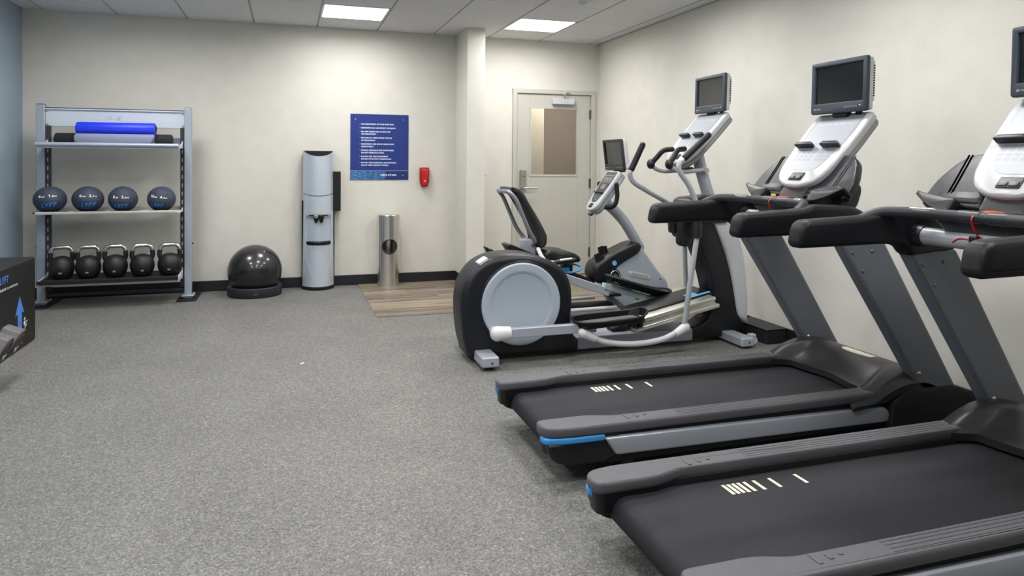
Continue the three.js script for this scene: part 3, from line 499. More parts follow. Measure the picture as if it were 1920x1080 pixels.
function consoleUnit(parent, bot, top, wTop, wBot, dark = false) {
  const L = Math.hypot(top[0] - bot[0], top[1] - bot[1]), F = tiltFrame(bot[0], bot[1], 0, top[0] - bot[0], top[1] - bot[1]);
  const out = k => roundShape([[-wBot * k, 0, wBot * .95], [wBot * k, 0, wBot * .95], [wTop * k, L * .62, .1], [wTop * k, L, .035], [-wTop * k, L, .035], [-wTop * k, L * .62, .1]], .03);
  const c = part('console', ext(out(1), -.045, 0, .014, 4).applyMatrix4(F), mCon, parent);
  part('console_back', ext(out(.93), -.085, -.04, .02, 3).applyMatrix4(F), dark ? m.paintGrey : M(0x8d8f90, .5), c);
  // keypad sheet with its own outline
  const k0 = L * .2, ks = roundShape([[-wBot * .55, k0, .05], [wBot * .55, k0, .05], [wTop * .83, L * .62, .08], [wTop * .83, L * .965, .02], [-wTop * .83, L * .965, .02], [-wTop * .83, L * .62, .08]], .02);
  const kg = new THREE.ShapeGeometry(ks, 8), p = kg.attributes.position, uv = kg.attributes.uv;
  for (let i = 0; i < p.count; i++) uv.setXY(i, (p.getX(i) + wTop * .83) / (wTop * 1.66), (p.getY(i) - k0) / (L * .965 - k0));
  part('keypad', kg.translate(0, 0, .0012).applyMatrix4(F), dark ? mKeyDark : mKey, c, true);
  if (!dark) for (const s of [-1, 1]) part('book_ledge', prof([[s * wTop * .14, L * .5], [s * wTop * .8, L * .5], [s * wTop * .72, L * .545], [s * wTop * .2, L * .545]], 0, .034, .008, .006).applyMatrix4(F), m.black, c);
  else part('book_ledge', prof([[-wTop * .72, L * .42], [wTop * .72, L * .42], [wTop * .72, L * .45], [-wTop * .72, L * .45]], 0, .016, .006, .003).applyMatrix4(F), m.black, c);
  part('control_pad', [prof([[-wBot * .27, L * .065], [wBot * .27, L * .065], [wBot * .27, L * .165], [-wBot * .27, L * .165]], 0, .006, .006, .002).applyMatrix4(F)], m.black, c);
  part('control_key', [-1, 1].map(s => prof([[s * wBot * .02, L * .078], [s * wBot * .23, L * .078], [s * wBot * .23, L * .118], [s * wBot * .02, L * .118]], .005, .009, .004, .001).applyMatrix4(F)), m.key, c);
  part('socket_plate', prof([[-.028, -.03], [.028, -.03], [.034, -.008], [-.034, -.008]], -.05, -.03, .004, .002).applyMatrix4(F), m.key, c);
  return c;
}
function television(parent, cx, cy, w, h, lean = 0, dark = false) {      // cx: front face, cy: middle
  const F = tiltFrame(cx, cy, 0, lean, 1), a = w / 2, b = h / 2, low = h * .2, sd = w * .068;
  const s = roundShape([[-a, -b, .016], [a, -b, .016], [a, b, .01], [-a, b, .01]], .012), hole = new THREE.Path(); hole.moveTo(-a + sd, -b + low); hole.lineTo(-a + sd, b - sd); hole.lineTo(a - sd, b - sd); hole.lineTo(a - sd, -b + low); hole.closePath(); s.holes.push(hole);
  const g = new THREE.ExtrudeGeometry(s, { depth: .012, bevelEnabled: true, bevelThickness: .006, bevelSize: .006, bevelOffset: -.006, bevelSegments: 2 }).translate(0, 0, -.018);
  const tv = part('television', toCreasedNormals(norm(g), .5).applyMatrix4(F), dark ? M(0x2a2b2f, .4) : m.bezel, parent);
  part('screen', bx(-a + sd - .004, a - sd + .004, -b + low - .004, b - sd + .004, -.02, -.012, 0).applyMatrix4(F), m.screen, tv);
  part('rear_shell', [bx(-a + .002, a - .002, -b + .006, b - .002, -.05, -.0185, .012).applyMatrix4(F), bx(-a + .014, a - .014, -b + .05, b - .02, -.068, -.045, .008).applyMatrix4(F)], dark ? m.lightGrey : m.shellGrey, tv);
  if (!dark) part('vent', Array.from({ length: 13 }, (_, i) => bx(a - .0142, a - .0135, -b + .075 + i * h * .045, -b + .082 + i * h * .045, -.066, -.052, 0).applyMatrix4(F)), m.black, tv);
  part('power_light', ball([a - .04, -b + low * .55, .0], .004, 1, 1, .5, 10).applyMatrix4(F), m.white, tv);
  part('button_row', Array.from({ length: 7 }, (_, i) => bx(a - .145 + i * .013, a - .136 + i * .013, -b + low * .42, -b + low * .58, -.001, .001, 0).applyMatrix4(F)), M(0x6d7480, .4), tv);
  part('maker_mark', [bx(-a + .025, -a + .04, -b + low * .4, -b + low * .55, -.001, .0006, 0).applyMatrix4(F), bx(-a + .046, -a + .075, -b + low * .42, -b + low * .52, -.001, .0006, 0).applyMatrix4(F)], M(0x8f97a3, .4), tv);
  part('stand', bx(-.05, .05, -b - .02, -b + .012, -.05, -.015, .004).applyMatrix4(F), m.blackMatte, tv); part('cable_plug', bx(a - .1, a - .07, -b - .015, -b + .01, -.05, -.03, .003).applyMatrix4(F), m.blackMatte, tv);
  return tv;
}
// ---------------------------------------------------------------- treadmills: rear end at x = 0, user faces +x
function hoodGeometry() {
  const nz = 64, nx = 30, e = (v, a, b) => { const q = Math.min(1, Math.max(0, (v - a) / (b - a))); return q * q * (3 - 2 * q); };
  const rear = z => { const a = Math.abs(z); return 1.7 - .03 * e(a, 0, .22) - .16 * e(a, .235, .33) - .02 * e(a, .33, .4); };
  const ridge = x => x < 1.84 ? .232 + .09 * e(x, 1.5, 1.84) : .322 - .15 * e(x, 1.88, 2.26);
  const top = (x, z) => { const a = Math.abs(z), t = (x - rear(z)); let y = .222 + (ridge(x) - .222) * e(t, -.03, .2); y -= .02 * e(a, .3, .405) + .03 * Math.pow(e(a, .36, .405), 2) ; return Math.max(.12, y); };
  const pos = [], idx = []; const id = (i, j) => i * (nx + 1) + j;
  for (let i = 0; i <= nz; i++) for (let j = 0; j <= nx; j++) { const z = -.402 + .804 * i / nz, r = rear(z), front = 2.27 - .05 * e(Math.abs(z), .15, .4), x = r + (front - r) * j / nx; pos.push(x, top(x, z), z); }
  for (let i = 0; i < nz; i++) for (let j = 0; j < nx; j++) idx.push(id(i, j), id(i + 1, j), id(i + 1, j + 1), id(i, j), id(i + 1, j + 1), id(i, j + 1));
  const edge = []; for (let j = 0; j <= nx; j++) edge.push(id(0, j)); for (let i = 1; i <= nz; i++) edge.push(id(i, nx)); for (let j = nx - 1; j >= 0; j--) edge.push(id(nz, j)); for (let i = nz - 1; i > 0; i--) edge.push(id(i, 0));
  const base = pos.length / 3; edge.forEach((v) => { const isRear = v % (nx + 1) === 0, x = pos[v * 3], y = pos[v * 3 + 1], z = pos[v * 3 + 2]; pos.push(x, isRear ? Math.max(y - .03, .185) : Math.abs(z) > .39 ? (x < 1.86 ? Math.max(y - .035, .195) : .09) : .08, z); });
  for (let k = 0; k < edge.length; k++) { const k2 = (k + 1) % edge.length; idx.push(edge[k], edge[k2], base + k2, edge[k], base + k2, base + k); }
  const g = new THREE.BufferGeometry(); g.setAttribute('position', new THREE.Float32BufferAttribute(pos, 3)); g.setIndex(idx); return toCreasedNormals(g, .7);
}
function makeTreadmill(z, label, tagged) {
  const t = thing('treadmill', label, 'treadmill', [.97, 0, z], 0, 'treadmills facing the right wall');
  // belt round its rollers
  const bs = new THREE.Shape(); bs.absarc(.115, .132, .05, Math.PI / 2, Math.PI * 1.5); bs.lineTo(1.85, .082); bs.absarc(1.85, .132, .05, -Math.PI / 2, Math.PI / 2);
  const belt = part('running_belt', ext(bs, -.28, .28, .003, 1), m.belt, t);
  [0, .02, .04, .061, .086, .125, .19, .3].forEach((d, i) => part('belt_mark', bx(.468 + d, .481 + d, .1818, .1826, -.235, -.165, 0), m.cream, belt));
  part('deck_frame', [bx(.2, 1.75, .06, .078, -.25, .25, .004), bx(1.72, 2.22, .05, .16, -.3, .3, .01)], m.blackMatte, t);
  for (const s of [-1, 1]) {
    const Z = v => s * v, rng = (a, b) => s > 0 ? [a, b] : [-b, -a];
    const flip = sh => s > 0 ? sh : sh.map(p => [p[0], -p[1], ...p.slice(2)]).reverse();
    // foot rail
    const rail = part('foot_rail', slab(roundShape(flip([[0, .252, .04], [.235, .252, .05], [.33, .287, .04], [1.66, .287, .004], [1.66, .378, .004], [.1, .378, .1], [.0, .355, .09]]), .02), .2, .24, .009), m.rail, t);
    for (const zz of [.303, .32, .337, .354]) part('grip_ridge', bx(.62, 1.6, .2385, .2415, ...rng(zz - .003, zz + .003), .001, 1), m.rail, rail);
    [[.385, .05], [.43, .03], [.47, .012]].forEach(([x, w]) => part('raised_mark', prof([[x - .008, s * .32 - w / 2], [x + .008, s * .32 - w / 2], [x + .008, s * .32 + w / 2], [x - .008, s * .32 + w / 2]], 0, .003, .006, .001).rotateX(Math.PI / 2).translate(0, .2425, 0), m.rail, rail));
    // end cap with blue band
    const cap = part('end_cap', [slab(roundShape(flip([[.012, .258, .03], [.24, .262, .03], [.33, .29, .02], [.33, .372, .01], [.1, .373, .1], [.012, .35, .085]]), .02), .13, .203, .006), prof([[.014, .18, .02], [.35, .18, .01], [.33, .11, .03], [.27, .08, .06], [.1, .08, .06], [.03, .11, .05]], ...rng(.29, .374), .03, .018)], m.black, t);
    part('blue_band', slab(roundShape(flip([[.004, .3, .02], [.26, .3, .01], [.262, .379, .004], [.1, .379, .1], [.004, .36, .085]]), .02), .174, .199, .006), m.blue, cap);
    part('side_beam', bx(.25, 1.95, .075, .205, ...rng(.284, .362), .004), m.blackMatte, t);
    part('side_panel', [prof([[.258, .186, .012], [.31, .112, .012], [1.715, .1, .02], [1.72, .14, .03], [1.69, .172, .02]], ...rng(.35, .387), .012, .007)], m.silver, t);
    // upright with bolts, its boot and the arm rest
    const up = part('upright', ext(roundShape([[1.39, .965], [1.65, .965], [2.11, .23], [1.89, .23]], .03), ...rng(.337, .402), .016, 2, .3), m.upright, t);
    const zi = s * .3365, zo = s * .4025;
    for (const [x, y] of [[1.475, .9], [1.585, .905], [1.535, .815]]) part('bolt', [ball([x, y, zi], .009, 1, 1, .6, 12), ball([x, y, zo], .009, 1, 1, .6, 12)], m.darkSteel, up);
    part('bolt', [ball([1.872, .318, zi], .01, 1, 1, .6, 12), ball([1.872, .318, zo], .01, 1, 1, .6, 12)], m.chrome, up);
    part('upright_boot', [prof([[1.72, .2], [1.86, .262], [1.9, .24], [2.1, .24], [2.2, .2], [2.25, .08], [2.2, .035], [1.7, .05]], ...rng(.31, .408), .03, .01)], m.blackMatte, t);
    const arm = part('arm_rest', [ext(roundShape([[.862, 1.0, .035], [.88, 1.088, .06], [1.19, 1.101, .05], [1.27, 1.122, .05], [1.5, 1.112, .08], [1.6, 1.05, .06], [1.655, .955, .035], [1.4, .935, .035], [1.37, .975, .035], [1.3, .988, .05], [.875, .982, .035]], .035), ...rng(.322, .408), .026, 5)], m.arm, t);
    part('arm_seam', bx(1.265, 1.269, .992, 1.115, ...rng(.3215, .4085), .002), m.blackMatte, arm);
  }
  const bar = part('grip_bar', tube([[1.2, 1.09, -.365], [1.25, 1.112, -.34], [1.315, 1.118, -.26], [1.375, 1.115, -.1], [1.385, 1.114, 0], [1.375, 1.115, .1], [1.315, 1.118, .26], [1.25, 1.112, .34], [1.2, 1.09, .365]], .0215, { seg: 18, n: 80 }), m.gripBar, t);
  for (const s of [-1, 1]) { part('pulse_plate', tube([[1.319, 1.1245, s * .25], [1.35, 1.124, s * .18]], .017, { seg: 10 }), m.chrome, bar); part('bar_sleeve', tube([[1.378, 1.115, s * .09], [1.384, 1.114, s * .02]], .0235, { seg: 18 }), m.key, bar); }
  const cb = part('cross_tube', rod([1.43, 1.022, -.33], [1.43, 1.022, .33], .034, .034, 28), m.tubeGrey, t);
  for (const s of [-1, 1]) part('tube_collar', rod([1.43, 1.022, s * .325], [1.43, 1.022, s * .285], .046, .038, 24), m.black, cb);
  // tray under the console, neck and stop switch
  part('console_bracket', [prof([[1.36, 1.112], [1.44, 1.128], [1.6, 1.16], [1.66, 1.1], [1.6, 1.03], [1.48, 1.0], [1.4, 1.06]], -.2, .2, .03, .02), prof([[1.44, 1.12], [1.5, 1.21], [1.78, 1.49], [1.83, 1.47], [1.64, 1.13]], -.095, .095, .03, .02)], m.black, t);
  const st = part('stop_switch', ball([1.415, 1.133, .0], .045, .55, .16, 1), m.orange, t); part('stop_rim', new THREE.TorusGeometry(.043, .004, 8, 32).rotateX(Math.PI / 2).scale(.58, 1, 1.02).translate(1.415, 1.131, 0), m.yellow, st);
  if (tagged) part('paper_tag', bx(1.38, 1.385, 1.128, 1.15, -.05, -.015, .002), m.yellow, st);
  const cord = part('safety_cord', [tube([[1.372, 1.127, -.03], [1.352, 1.11, -.028], [1.356, 1.08, -.026], [1.37, 1.05, -.02], [1.36, 1.01, -.03]], .0035, { seg: 6 }), tube([[1.37, 1.05, -.02], [1.36, 1.035, .03], [1.375, 1.03, .09], [1.36, 1.015, .05], [1.358, 1.03, -.01], [1.352, 1.035, -.075], [1.35, 1.02, -.1]], .0035, { seg: 6 })], m.red, t);
  part('safety_clip', [bx(1.35, 1.372, .985, 1.05, -.04, -.008, .006)], m.black, cord);
  for (const s of [-1, 1]) {
    const rng = (a, b) => s > 0 ? [a, b] : [-b, -a];
const TF = tiltFrame(1.45, 1.175, 0, .135, .17), fl = q => s > 0 ? q : q.map(p => [-p[0], ...p.slice(1)]).reverse();
    const tr = part('side_tray', [ext(roundShape(fl([[.09, -.02, .01], [.35, -.01, .02], [.348, .1, .07], [.272, .248, .09], [.09, .248, .02]]), .02), -.075, -.03, .012, 4).applyMatrix4(TF), prof([[1.47, 1.17, .02], [1.56, 1.24, .03], [1.64, 1.2, .05], [1.6, 1.08, .05], [1.5, 1.06, .04]], ...rng(.09, .3), .02, .02)], m.navyBlack, t);
    part('tray_lip', [ext(roundShape(fl([[.17, -.075, .04], [.26, -.055, .07], [.36, .012, .02], [.356, .03, .008], [.335, .022, .01], [.2, .0, .03], [.17, .0, .01]]), .02), -.06, .008, .008, 4).applyMatrix4(TF)], m.black, tr);
    part('tray_rib', [.235, .25].map(u => tube([[u, .01, -.03], [u + .004, .12, -.03], [u + .01, .235, -.03]], .0035, { seg: 8 }).scale(s, 1, 1).applyMatrix4(TF)), m.key, tr);
  }
  consoleUnit(t, [1.46, 1.195], [1.795, 1.572], .196, .165);
  television(t, 1.745, 1.706, .385, .276, .02);
  const hood = part('motor_hood', hoodGeometry(), m.hood, t);
  const y0 = .324; part('hood_badge', slab(roundShape([[1.862, -.08, .016], [1.9, -.08, .016], [1.9, .13, .016], [1.862, .13, .016]], .016), .3, y0, .002).applyMatrix4(new THREE.Matrix4().makeTranslation(-1.88, -y0, 0)).rotateZ(-.1).translate(1.88, y0 - .0005, 0), m.cream, hood);
  for (const s of [-1, 1]) part('foot', new THREE.CylinderGeometry(.03, .034, .075, 16).translate(.4, .0375, s * .3), m.black, t);
  for (const s of [-1, 1]) part('front_wheel', rod([2.1, .035, s * .36 - .02], [2.1, .035, s * .36 + .02], .035, .035, 24), m.black, t);
  return t;
}
makeTreadmill(4.58, 'black treadmill standing between the elliptical trainer and another treadmill', true);
makeTreadmill(5.69, 'black treadmill with a red cord on its bar, farthest from the door');
// ---------------------------------------------------------------- elliptical trainer: rear end at x = 0, user faces +x
{
  const t = thing('elliptical_trainer', 'grey and black elliptical trainer with large round rear covers', 'elliptical trainer', [1.0, 0, 3.03]);
  const hs = new THREE.Shape(); const curve = new THREE.CatmullRomCurve3([[.11, .045], [.078, .18], [.065, .4], [.09, .52], [.16, .62], [.27, .68], [.47, .697], [.64, .66], [.755, .6], [.817, .506], [.836, .38], [.83, .24], [.85, .14], [.885, .1]].map(p => V3(p[0], p[1], 0)), false, 'centripetal').getPoints(90);
  hs.setFromPoints([...curve.map(v => new THREE.Vector2(v.x, v.y)), new THREE.Vector2(.885, .025), new THREE.Vector2(.15, .025)]);
  const house = part('rear_housing', ext(hs, -.145, .145, .045, 6, .8), m.navyBlack, t);
  part('badge', bx(-.036, .036, -.012, .012, -.045, .045, .008).rotateZ(.55).translate(.212, .655, .085), m.lightGrey, house);
  part('housing_vent', [0, 1].map(k => tube([[.29 + k * .03, .668 - k * .004, .118], [.36 + k * .02, .686 - k * .004, .112]], .004, { seg: 6 })), m.black, house);
  for (const s of [-1, 1]) {
    const d = part('wheel_cover', lathe([[0, .012], [.195, .012], [.205, .016], [.213, .022], [.225, .024], [.262, .024], [.27, .018], [.272, 0], [0, 0]], 72).rotateX(Math.PI / 2).scale(1, 1, s).translate(.463, .372, s * .143), m.discGrey, t);
    part('wheel_rim', new THREE.TorusGeometry(.276, .009, 8, 80).translate(.463, .372, s * .143), m.black, d);
  }
  part('rear_foot', bx(.15, .262, .022, .088, -.335, .335, .012), m.paintGrey, t);
  part('front_foot', bx(2.035, 2.14, .014, .076, -.33, .33, .012), m.paintGrey, t);
  for (const [x, z] of [[.206, .29], [.206, -.29], [2.088, .29], [2.088, -.29]]) part('leveller', [rod([x, 0, z], [x, .012, z], .028), rod([x, .01, z], [x, .03, z], .012)], m.black, t);
  for (const s of [-1, 1]) { part('end_plug', [ball([.215, .05, s * .335], .007, 1, 1, .4, 10), ball([2.098, .042, s * .33], .007, 1, 1, .4, 10)], m.black, t); part('transport_wheel', [rod([2.165, .045, s * .27 - .018], [2.165, .045, s * .27 + .018], .03, .03, 24), rod([2.165, .045, s * .25], [2.165, .045, s * .295], .012)], m.lightGrey, t); part('wheel_guard', bx(2.13, 2.185, .05, .09, s * .27 - .024, s * .27 + .024, .01), m.paintGrey, t); }
  part('base_beam', [bx(.86, 1.78, .028, .115, -.11, .11, .01), bx(1.18, 1.28, .1, .2, -.035, .035, .008)], m.paintGrey, t);
  // tower
  part('front_tower', prof([[1.655, .9, .03], [1.96, .9, .03], [2.05, .68, .1], [2.15, .4, .1], [2.21, .17, .05], [2.225, .03, .02], [1.76, .028, .03], [1.75, .115, .03], [1.86, .13, .08], [1.955, .2, .1], [1.965, .29, .06], [1.91, .52, .15], [1.81, .75, .1]], -.09, .09, .02, .025), m.navyBlack, t);
  part('tower_shell', prof([[1.945, .885, .03], [2.13, .87, .06], [2.215, .62, .14], [2.247, .3, .14], [2.246, .118, .02], [2.165, .175, .05], [2.13, .37, .1], [2.075, .62, .12]], -.108, .108, .02, .018), m.lightGrey, t);
  part('upper_shroud', [prof([[1.72, .975, .03], [1.752, 1.05, .05], [2.02, 1.075, .04], [2.06, 1.02, .03], [2.06, .87, .02], [1.7, .86, .03]], -.135, .135, .03, .03), prof([[1.62, .97, .05], [1.84, .975, .03], [1.86, .88, .05], [1.74, .82, .04], [1.71, .73, .03], [1.66, .71, .02], [1.63, .73, .02]], .1, .2, .02, .02), rod([1.705, .96, .275], [1.692, .785, .287], .034, .03), bx(1.67, 1.83, .88, .975, .19, .3, .02), prof([[1.72, .97, .05], [1.9, .975, .03], [1.93, .88, .05], [1.9, .73, .03], [1.8, .74, .03]], -.235, -.12, .03, .025)], m.black, t);
  part('cup_pocket', [prof([[1.6, .955, .01], [1.66, .955, .01], [1.655, .8, .02], [1.615, .8, .02]], .03, .115, .01, .01)], m.blackGloss, t);
  part('mast', [tube([[1.985, 1.03, 0], [1.955, 1.1, 0], [1.905, 1.25, 0], [1.86, 1.42, 0]], .042, { seg: 24 }).scale(1, 1, 1.15)], m.tubeGrey, t);
  consoleUnit(t, [1.655, 1.305], [2.0, 1.678], .196, .165);
  television(t, 1.965, 1.814, .385, .276, .02);
  // fixed handles
  const fh = part('fixed_handle', tube([[1.9, 1.255, .05], [1.8, 1.25, .1], [1.66, 1.243, .13], [1.59, 1.268, .135], [1.565, 1.3, .13]], .0155), m.tubeGrey, t);
  part('fixed_handle', tube([[1.9, 1.255, -.05], [1.8, 1.25, -.1], [1.66, 1.243, -.13], [1.59, 1.268, -.135], [1.565, 1.3, -.13]], .0155), m.tubeGrey, t);
  part('handle_collar', [rod([1.905, 1.25, -.075], [1.905, 1.25, .075], .02)], m.tubeGrey, t);
  for (const s of [-1, 1]) { const gr = part('fixed_grip', [tube([[1.56, 1.292, s * .132], [1.6, 1.34, s * .12], [1.65, 1.395, s * .1], [1.71, 1.405, s * .085]], .019)], m.arm, t); part('thumb_switch', ball([1.562, 1.295, s * .132], .034, .9, 1.1, .9, 16), m.black, gr); }
  part('switch_block', bx(1.69, 1.8, 1.255, 1.275, -.06, .06, .006), m.black, t);
  // moving arms and links
  part('moving_arm', [tube([[1.592, .185, .3], [1.64, .5, .295], [1.697, .815, .285]], .0185), tube([[1.7, .86, .28], [1.705, .98, .275], [1.64, 1.14, .272], [1.553, 1.262, .272], [1.56, 1.3, .27], [1.61, 1.348, .27]], .019, { n: 60 })], m.tubeGrey, t);
  part('hand_grip', rod([1.6, 1.338, .27], [1.785, 1.497, .27], .0235, .0225), m.arm, t); part('grip_end', [ball([1.785, 1.497, .27], .0225), ball([1.6, 1.338, .27], .0235)], m.arm, t);
  part('moving_arm', [tube([[1.975, .3, -.3], [1.96, .52, -.295], [1.945, .74, -.285]], .0185), tube([[1.88, .93, -.28], [1.78, 1.0, -.275], [1.6, 1.095, -.272], [1.485, 1.165, -.27], [1.462, 1.22, -.27], [1.478, 1.265, -.27]], .019, { n: 60 })], m.tubeGrey, t);
  part('hand_grip', rod([1.474, 1.255, -.27], [1.566, 1.438, -.27], .0235, .0225), m.arm, t); part('grip_end', [ball([1.566, 1.438, -.27], .0225), ball([1.474, 1.255, -.27], .0235)], m.arm, t);
  part('link_bar', tube([[.87, .178, .3], [.98, .128, .305], [1.176, .096, .31], [1.416, .108, .305], [1.57, .162, .3]], .0195, { n: 60 }), m.lightGrey, t);
  for (const [a, b] of [[[.842, .19, .3], [.925, .148, .303]], [[1.6, .178, .3], [1.52, .138, .303]]]) part('link_joint', [ball(a, .034), rod(a, b, .033, .025)], m.white, t);
  part('link_bar', tube([[1.43, .37, -.3], [1.6, .25, -.305], [1.78, .22, -.305], [1.96, .285, -.3]], .0195, { n: 50 }), m.lightGrey, t);
  part('link_joint', [ball([1.965, .295, -.3], .034)], m.white, t);
  // crank arms and pedals
  part('crank_arm', [bx(.33, .95, .182, .242, .225, .275, .006).translate(0, 0, 0)], m.paintGrey, t);
  part('crank_knob', [ball([.272, .212, .25], .048), rod([.272, .212, .25], [.355, .212, .25], .047, .042), rod([.272, .212, .25], [.272, .212, .165], .03)], m.white, t);
  const arm2 = bx(-.33, .33, -.03, .03, -.025, .025, .006).rotateZ(-.333).translate(.96, .45, -.225);
  part('crank_arm', arm2, m.paintGrey, t);
  const pedal = (z) => [slab(roundShape([[-.235, z - .085, .05], [.235, z - .085, .05], [.235, z + .085, .05], [-.235, z + .085, .05]], .05), 0, .022, .004)];
  const rimPts = (z, y, flare) => { const w = .24, d = .09; return [[-w, y, z - d * .5], [-w, y, z + d * .5], [-w + .05, y, z + d], [w - .06, y, z + d], [w, y + .02, z + d * .5], [w, y + .02, z - d * .5], [w - .06, y, z - d], [-w + .05, y, z - d]]; };
  const wallP = z => { const a = rimPts(z, .05), b = rimPts(z, .008), pos = [], idx = []; a.forEach((p, i) => { pos.push(p[0] * 1.06, p[1], z + (p[2] - z) * 1.15); pos.push(b[i][0], b[i][1], b[i][2]); }); const n = a.length; for (let i = 0; i < n; i++) { const j = (i + 1) % n; idx.push(i * 2, j * 2, j * 2 + 1, i * 2, j * 2 + 1, i * 2 + 1, i * 2, j * 2 + 1, j * 2, i * 2, i * 2 + 1, j * 2 + 1); } const g = new THREE.BufferGeometry(); g.setAttribute('position', new THREE.Float32BufferAttribute(pos, 3)); g.setIndex(idx); const q = g.toNonIndexed(); q.computeVertexNormals(); return [q, tube(a.map(p => [p[0] * 1.06, p[1], z + (p[2] - z) * 1.15]), .007, { closed: true, seg: 8, n: 80 })]; };
  const place = (geos, rz, x, y) => geos.map(g => g.rotateZ(rz).translate(x, y, 0));
  const fp = part('foot_pedal', place([...pedal(.245), ...wallP(.245)], .05, 1.06, .225), m.black, t);
  part('pedal_pad', place([slab(roundShape([[-.2, .185, .04], [.2, .185, .04], [.2, .305, .04], [-.2, .305, .04]], .04), .02, .027, .002)], .05, 1.06, .225), m.rail, fp);
  const fp2 = part('foot_pedal', place([...pedal(-.22), ...wallP(-.22)], -.29, 1.5, .345), m.black, t);
  part('pedal_pad', place([slab(roundShape([[-.2, -.28, .04], [.2, -.28, .04], [.2, -.16, .04], [-.2, -.16, .04]], .04), .02, .027, .002)], -.29, 1.5, .345), m.rail, fp2);
  part('pedal_carrier', [bx(-.28, .3, -.05, -.005, -.25, -.19, .006).rotateZ(-.29).translate(1.5, .34, 0)], M(0x9fb0b6, .4, .2), t);
  part('roller_carriage', [rod([1.255, .205, .15], [1.255, .205, .235], .03), rod([1.29, .2, .15], [1.29, .2, .235], .022), bx(1.2, 1.29, .185, .215, .16, .22, .006)], m.black, t);
  part('roller_carriage', [rod([1.74, .31, -.25], [1.74, .31, -.16], .03)], m.black, t);
  // ramp: grooved aluminium rails with a black cover between
  const ra = Math.atan2(.11, .53);
  for (const s of [-1, 1]) { const z0 = s > 0 ? .14 : -.23; 
    const l = s > 0 ? 0 : .2, g = [prof([[-.33 + l, .012], [.3, .012], [.3, .038], [-.31 + l, .038]], z0, z0 + .09, .006, .006), prof([[-.35 + l, -.045], [.32, -.045], [.32, -.018], [-.34 + l, -.018]], z0, z0 + .09, .006, .006), prof([[-.34 + l, -.04], [.3, -.04], [.3, .03], [-.33 + l, .03]], z0 + .02, z0 + .07, .004, .003)];
    part('ramp_rail', g.map(q => q.rotateZ(ra).translate(1.6, .262, 0)), m.aluminium, t); }
  const cov = part('ramp_cover', [prof([[-.3, -.02], [.34, -.02], [.34, .04], [-.28, .04]], -.125, .125, .01, .01).rotateZ(ra).translate(1.6, .268, 0)], m.black, t);
  part('blue_stripe', [bx(.16, .24, .0395, .0415, .02, .125, .001).rotateZ(ra).translate(1.6, .268, 0), bx(.24, .33, .0395, .0415, .095, .125, .001).rotateZ(ra).translate(1.6, .268, 0)], M(0x64b2e4, .45), cov);
  part('lift_motor', [bx(-.12, .12, -.03, .03, -.05, .05, .01).rotateZ(.35).translate(1.29, .15, 0)], m.blackMatte, t);
}
solo('paper_scrap', [bx(-.012, .01, 0, .004, -.008, .008, .001).rotateY(.5), bx(-.004, .012, .002, .007, -.006, .004, .001).rotateY(-.4).rotateZ(.3)], m.paper, 'tiny white scrap of paper lying on the open grey floor', 'paper scrap', [.093, .001, 2.867]);
// black junction box on the floor between the elliptical and the wall
{
  const b = thing('power_box', 'flat black power box on the floor against the right wall', 'power box', [3.37, 0, 3.1]);
  part('box', bx(-.085, .088, 0, .1, -.2, .2, .008), m.blackMatte, b);
  part('lid', bx(-.088, .088, .098, .106, -.203, .203, .003), m.black, b);
  const w = thing('wall_cable', 'thin black cable against the right wall between the treadmills', 'cable'); part('lead', tube([[3.455, .1, 5.05], [3.44, .16, 5.08], [3.4, .19, 5.1], [3.37, .14, 5.16], [3.4, .03, 5.2], [3.42, .012, 5.32]], .007, { seg: 8, n: 50 }), m.black, w); part('plug', bx(3.44, 3.471, .12, .16, 5.03, 5.07, .004), m.black, w);
}
